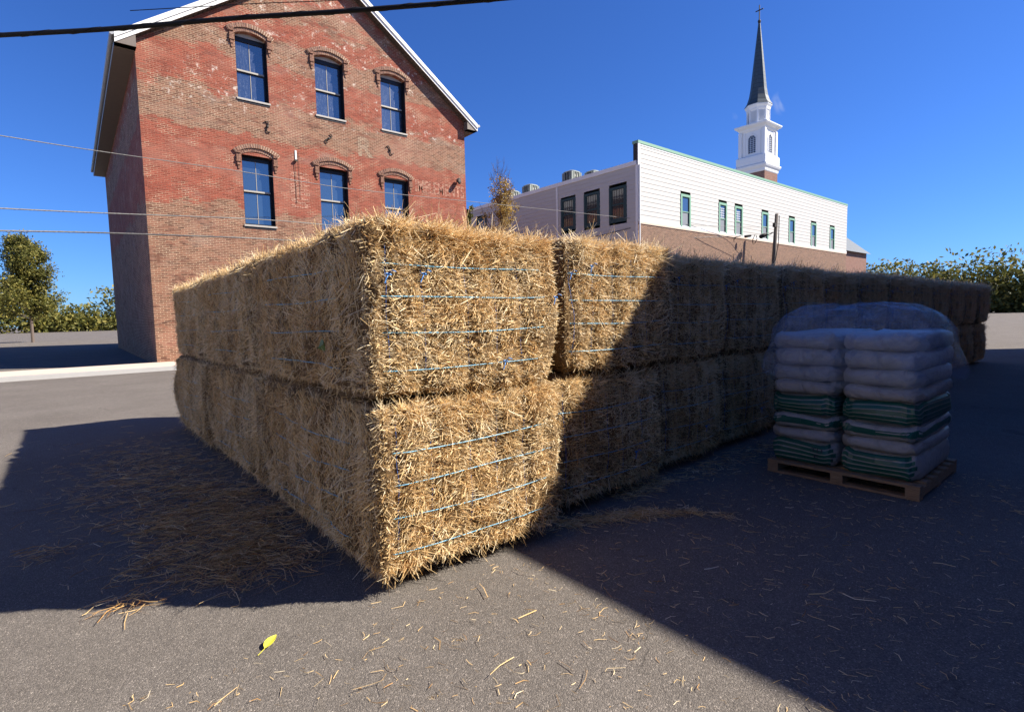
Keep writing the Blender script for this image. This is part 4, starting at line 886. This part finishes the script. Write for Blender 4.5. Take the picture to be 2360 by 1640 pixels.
names_ = ['bottom', 'second', 'third', 'fourth', 'fifth', 'sixth', 'seventh', 'top']
for li, (z, h_, kind) in enumerate(lay):
    for side in (0, 1):
        cx, cy = (PX+.62, PY+.93-.62*side) ; wd, dd = 1.22, .60
        o = empty('plastic_bag_sack', (cx+.008*math.sin(li*3), cy, z), '%s layer %s %s sack on the pallet of bags' % (names_[li], 'rear' if side == 0 else 'front', {'bands': 'green banded white', 'plain': 'plain white', 'posts': 'dark green', 'stripes': 'green striped white'}[kind]), 'sack', 'sacks stacked on the pallet')
        b = MB(); b.rings(bag_mesh(wd, dd, h_, li*3+side)); sk = b.build('sack_body', M['bag_white'], o, True)
        pr = MB()
        def band(z0, z1, a0, a1, off=.004):               # print that follows the bag surface
            R_ = bag_mesh(wd, dd, h_, li*3+side); fr = (0, .12, .35, .6, .85, 1.)
            def pt(j, zf):
                k = max(i for i in range(5) if fr[i] <= zf+1e-6) if zf < 1 else 4; u = (zf-fr[k])/(fr[k+1]-fr[k]); P = Vector(R_[k][j % 40]).lerp(Vector(R_[k+1][j % 40]), u); nrm = Vector((P.x, P.y, 0)).normalized()
                return P+nrm*off
            for j in range(a0, a1):
                zs_ = [z0+(z1-z0)*i/3 for i in range(4)]
                for i in range(3): pr.face([pt(j, zs_[i]), pt(j+1, zs_[i]), pt(j+1, zs_[i+1]), pt(j, zs_[i+1])])
        if kind == 'bands':
            for q in range(5): band(.06+q*.18, .06+q*.18+.13, 16, 26-abs(2-q)//1)
        elif kind == 'stripes':
            for q in range(5): band(.05+q*.185, .05+q*.185+.145, 13, 33)
        elif kind == 'posts':
            for q in range(13, 33, 2): band(.05, .95, q, q+1); band(.05, .95, q+1, q+2, .003) if q % 4 else None
        if pr.f: pr.build('print', M['bag_green'], sk)
        if kind == 'bands' and side == 1: pass
# printed letters on the bottom bag
bt = [o for o in COL.objects if o.get('label', '').startswith('bottom layer rear')][0]
text_mesh('TH', .10, .035, -.618, .14, -.10, 'print', M['ink'], bt, (0, 0, 0), 'x'); text_mesh('E', .035, .03, -.622, .085, -.13, 'print', M['ink'], bt, (0, 0, 0), 'x')
# loose film hood
rg = random.Random(8); rings = []
for zf, gx_ in ((.93, .10), (1.0, .13), (1.12, .11), (1.25, .06), (1.4, .03), (1.52, -.05), (1.60, -.18), (1.62, -.4)):
    loop = []
    for j in range(64):
        a = 2*math.pi*j/64; cx, sy = math.cos(a), math.sin(a); e = .4; w_ = .62+gx_
        n = .02*math.sin(6*a+zf*5)+.012*math.sin(15*a-zf*9); loop.append((PX+.62+w_*math.copysign(abs(cx)**e, cx)*(1+n), PY+.62+w_*math.copysign(abs(sy)**e, sy)*(1+n), zf+.03*math.sin(3*a+1)+.012*math.sin(11*a)))
    rings.append(loop)
b = MB((PX+.62, PY+.62, .9)); b.rings(rings, cap=False); e = len(b.v)-64; b.f.append([e+k for k in range(64)]); b.m.append(0)
tag(b.build('stretch_film', M['film'], None, True), 'loose bluish clear plastic film draped over the top of the sacks', 'plastic film')

# ------------------------------------------------------------------ building behind the camera that throws the big shadow
HB = 7.0; XB = 2.2+.90*HB
nb_ = empty('neighbour_building', (XB, -30, 0), 'plain brown brick flat roofed building whose roof edge shades the asphalt', 'building')
s = MB((XB, -30, 0)); s.box(XB, XB+22, -30, 0, 0, HB-.12); s.build('wall', M['brick_modern'], nb_)
s = MB((XB, -30, 0)); s.box(XB-.0, XB+22, -30.05, .05, HB-.119, HB); s.build('roof_coping', M['conc_band'], nb_)
for k in range(6):
    y0 = -27+k*4.6; f = MB((XB, -30, 0)); f.box(XB-.04, XB+.02, y0, y0+1.3, 3.6, 5.4); fo = f.build('window', M['white_trim'], nb_)
    f = MB((XB, -30, 0)); f.box(XB-.05, XB-.042, y0+.1, y0+1.2, 3.7, 4.48); f.box(XB-.05, XB-.042, y0+.1, y0+1.2, 4.56, 5.3); f.build('pane', M['glass_dark'], fo)

wn_ = empty('blocker', (-5, -34, 0), 'added unseen dark brick warehouse with a flat roof standing behind the photographer', 'building')  # added out of view to block sky light and deepen the shade
O_ = (-5, -34, 0); s = MB(O_); s.box(-5, 7, -34, -8, 0, 16); s.build('wall', M['brick_church'], wn_)
s = MB(O_); s.box(-5.05, 7.05, -34.05, -7.95, 16.001, 16.2); s.build('roof_coping', M['conc_band'], wn_)
for k in range(3):
    for zz_ in (1.2, 5.6):
        x0 = -3.7+k*3.7; f = MB(O_); f.box(x0, x0+1.4, -8.02, -7.96, zz_, zz_+2.2); fo = f.build('window', M['white_trim'], wn_)
        f = MB(O_); f.box(x0+.1, x0+1.3, -7.958, -7.95, zz_+.1, zz_+1.05); f.box(x0+.1, x0+1.3, -7.958, -7.95, zz_+1.15, zz_+2.1); f.build('pane', M['glass_dark'], fo)

M['reflector'] = paint('tan_reflector_paint', (.52, .48, .42), .7, .1, 3)  # pale coat for the added block, chosen for its bounce
sd = empty('bounce_block', (-25, -8, 0), 'added unseen tan shed with flat roof on the left side of the lot', 'building')  # added out of view, bounces sunlight onto the shaded left faces
O_ = (-25, -8, 0); s = MB(O_); s.box(-25, -12, -8, 13, 0, 7.4); s.build('wall', M['reflector'], sd)
s = MB(O_); s.box(-25.05, -11.9, -8.05, 13.05, 7.401, 7.6); s.build('roof_edge', M['roof_metal'], sd)
for k in range(4):
    y0 = -6+k*5; f = MB(O_); f.box(-12.02, -11.95, y0, y0+2.6, .05, 2.9); fo = f.build('roller_door', M['arch_panel'], sd)

# pavement and kerb in front of the brick building, far tree line
s = MB(); s.box(-60, 26, 21.6, BY-.01, -.05, .13); tag(s.build('pavement', M['conc_band']), kind='structure')
s = MB(); s.box(-60, 26, 21.44, 21.597, -.05, .14); tag(s.build('kerb', M['arch_panel']), kind='structure')
def treeline(name, label, x0, y0, x1, y1, hh, seed, n=60000):
    g_ = np.random.default_rng(seed); t_ = g_.uniform(0, 1, n); hgt = hh*(.55+.30*np.sin(t_*37+seed)+.22*np.sin(t_*91+2)+.12*np.sin(t_*233))
    z = hgt*g_.uniform(0, 1, n)**.7; sp = g_.normal(0, 3., n); c = np.column_stack([x0+(x1-x0)*t_+sp, y0+(y1-y0)*t_+g_.normal(0, 3., n), z])
    o = leaves_mesh(name, c, .5, M['leaf_olive'], None, g_); tag(o, label, None, None, 'stuff')
treeline('distant_trees', 'far line of olive and brown trees on the horizon at left', -150, 150, 20, 190, 13, 3)
treeline('distant_trees', 'far line of trees on the horizon at right behind the bales', 150, 10, 150, 60, 12, 4, 30000)

# ------------------------------------------------------------------ beyond the lot on the left
def house(x, y, w_, d_, h_, rh, wall, roof, label):
    o = empty('house', (x, y, 0), label, 'house'); O_ = (x, y, 0)
    s = MB(O_); s.box(x, x+w_, y, y+d_, 0, h_); s.prism([(y, h_), (y+d_, h_), (y+d_/2, h_+rh-.1)], 'x', x, x+w_); s.build('wall', wall, o)
    s = MB(O_)
    for a, b in ((y-.4, y+d_/2), (y+d_+.4, y+d_/2)): s.prism([(a, h_-.25), (b, h_+rh), (b, h_+rh+.12), (a, h_-.12)], 'x', x-.4, x+w_+.4)
    ro = s.build('roof', roof, o); s = MB(O_); s.box(x+w_*.7, x+w_*.7+.8, y+d_/2-.4, y+d_/2+.4, h_+rh-.5, h_+rh+1.1); s.build('chimney', M['brick_modern'], ro)
    n = int(w_/2.6)
    for lv_ in range(int(h_/2.8)):
        for k in range(n):
            a = x+w_*(k+.5)/n; z = 1.+lv_*2.9; s = MB(O_); s.box(a-.5, a+.5, y-.05, y+.02, z, z+1.5); fo = s.build('window', M['white_trim'], o)
            s = MB(O_); s.box(a-.42, a+.42, y-.06, y-.052, z+.08, z+.72); s.box(a-.42, a+.42, y-.06, y-.052, z+.78, z+1.42); s.build('pane', M['glass_dark'], fo)
M['roof_dark'] = paint('dark_asphalt_shingle', (.06, .058, .06), .9, .2, 5)
house(-20, 62, 13, 9, 6.2, 3.2, M['siding'], M['roof_dark'], 'white sided two storey house with a dark pitched roof, left of the brick building')
for i, (x, y, h_, r_2, lb) in enumerate(((-8, 55, 9, 2.6, 'broad olive tree left of the brick building'), (-24, 70, 11, 3.2, 'tall olive tree behind the white house'), (-3, 72, 10, 2.8, 'olive tree just beyond the left corner of the brick building'))):
    tree((x, y, 0), h_, r_2, lb, M['leaf_olive'], 30+i, .22, 1.1, 26000, .12, False, .0, 50)
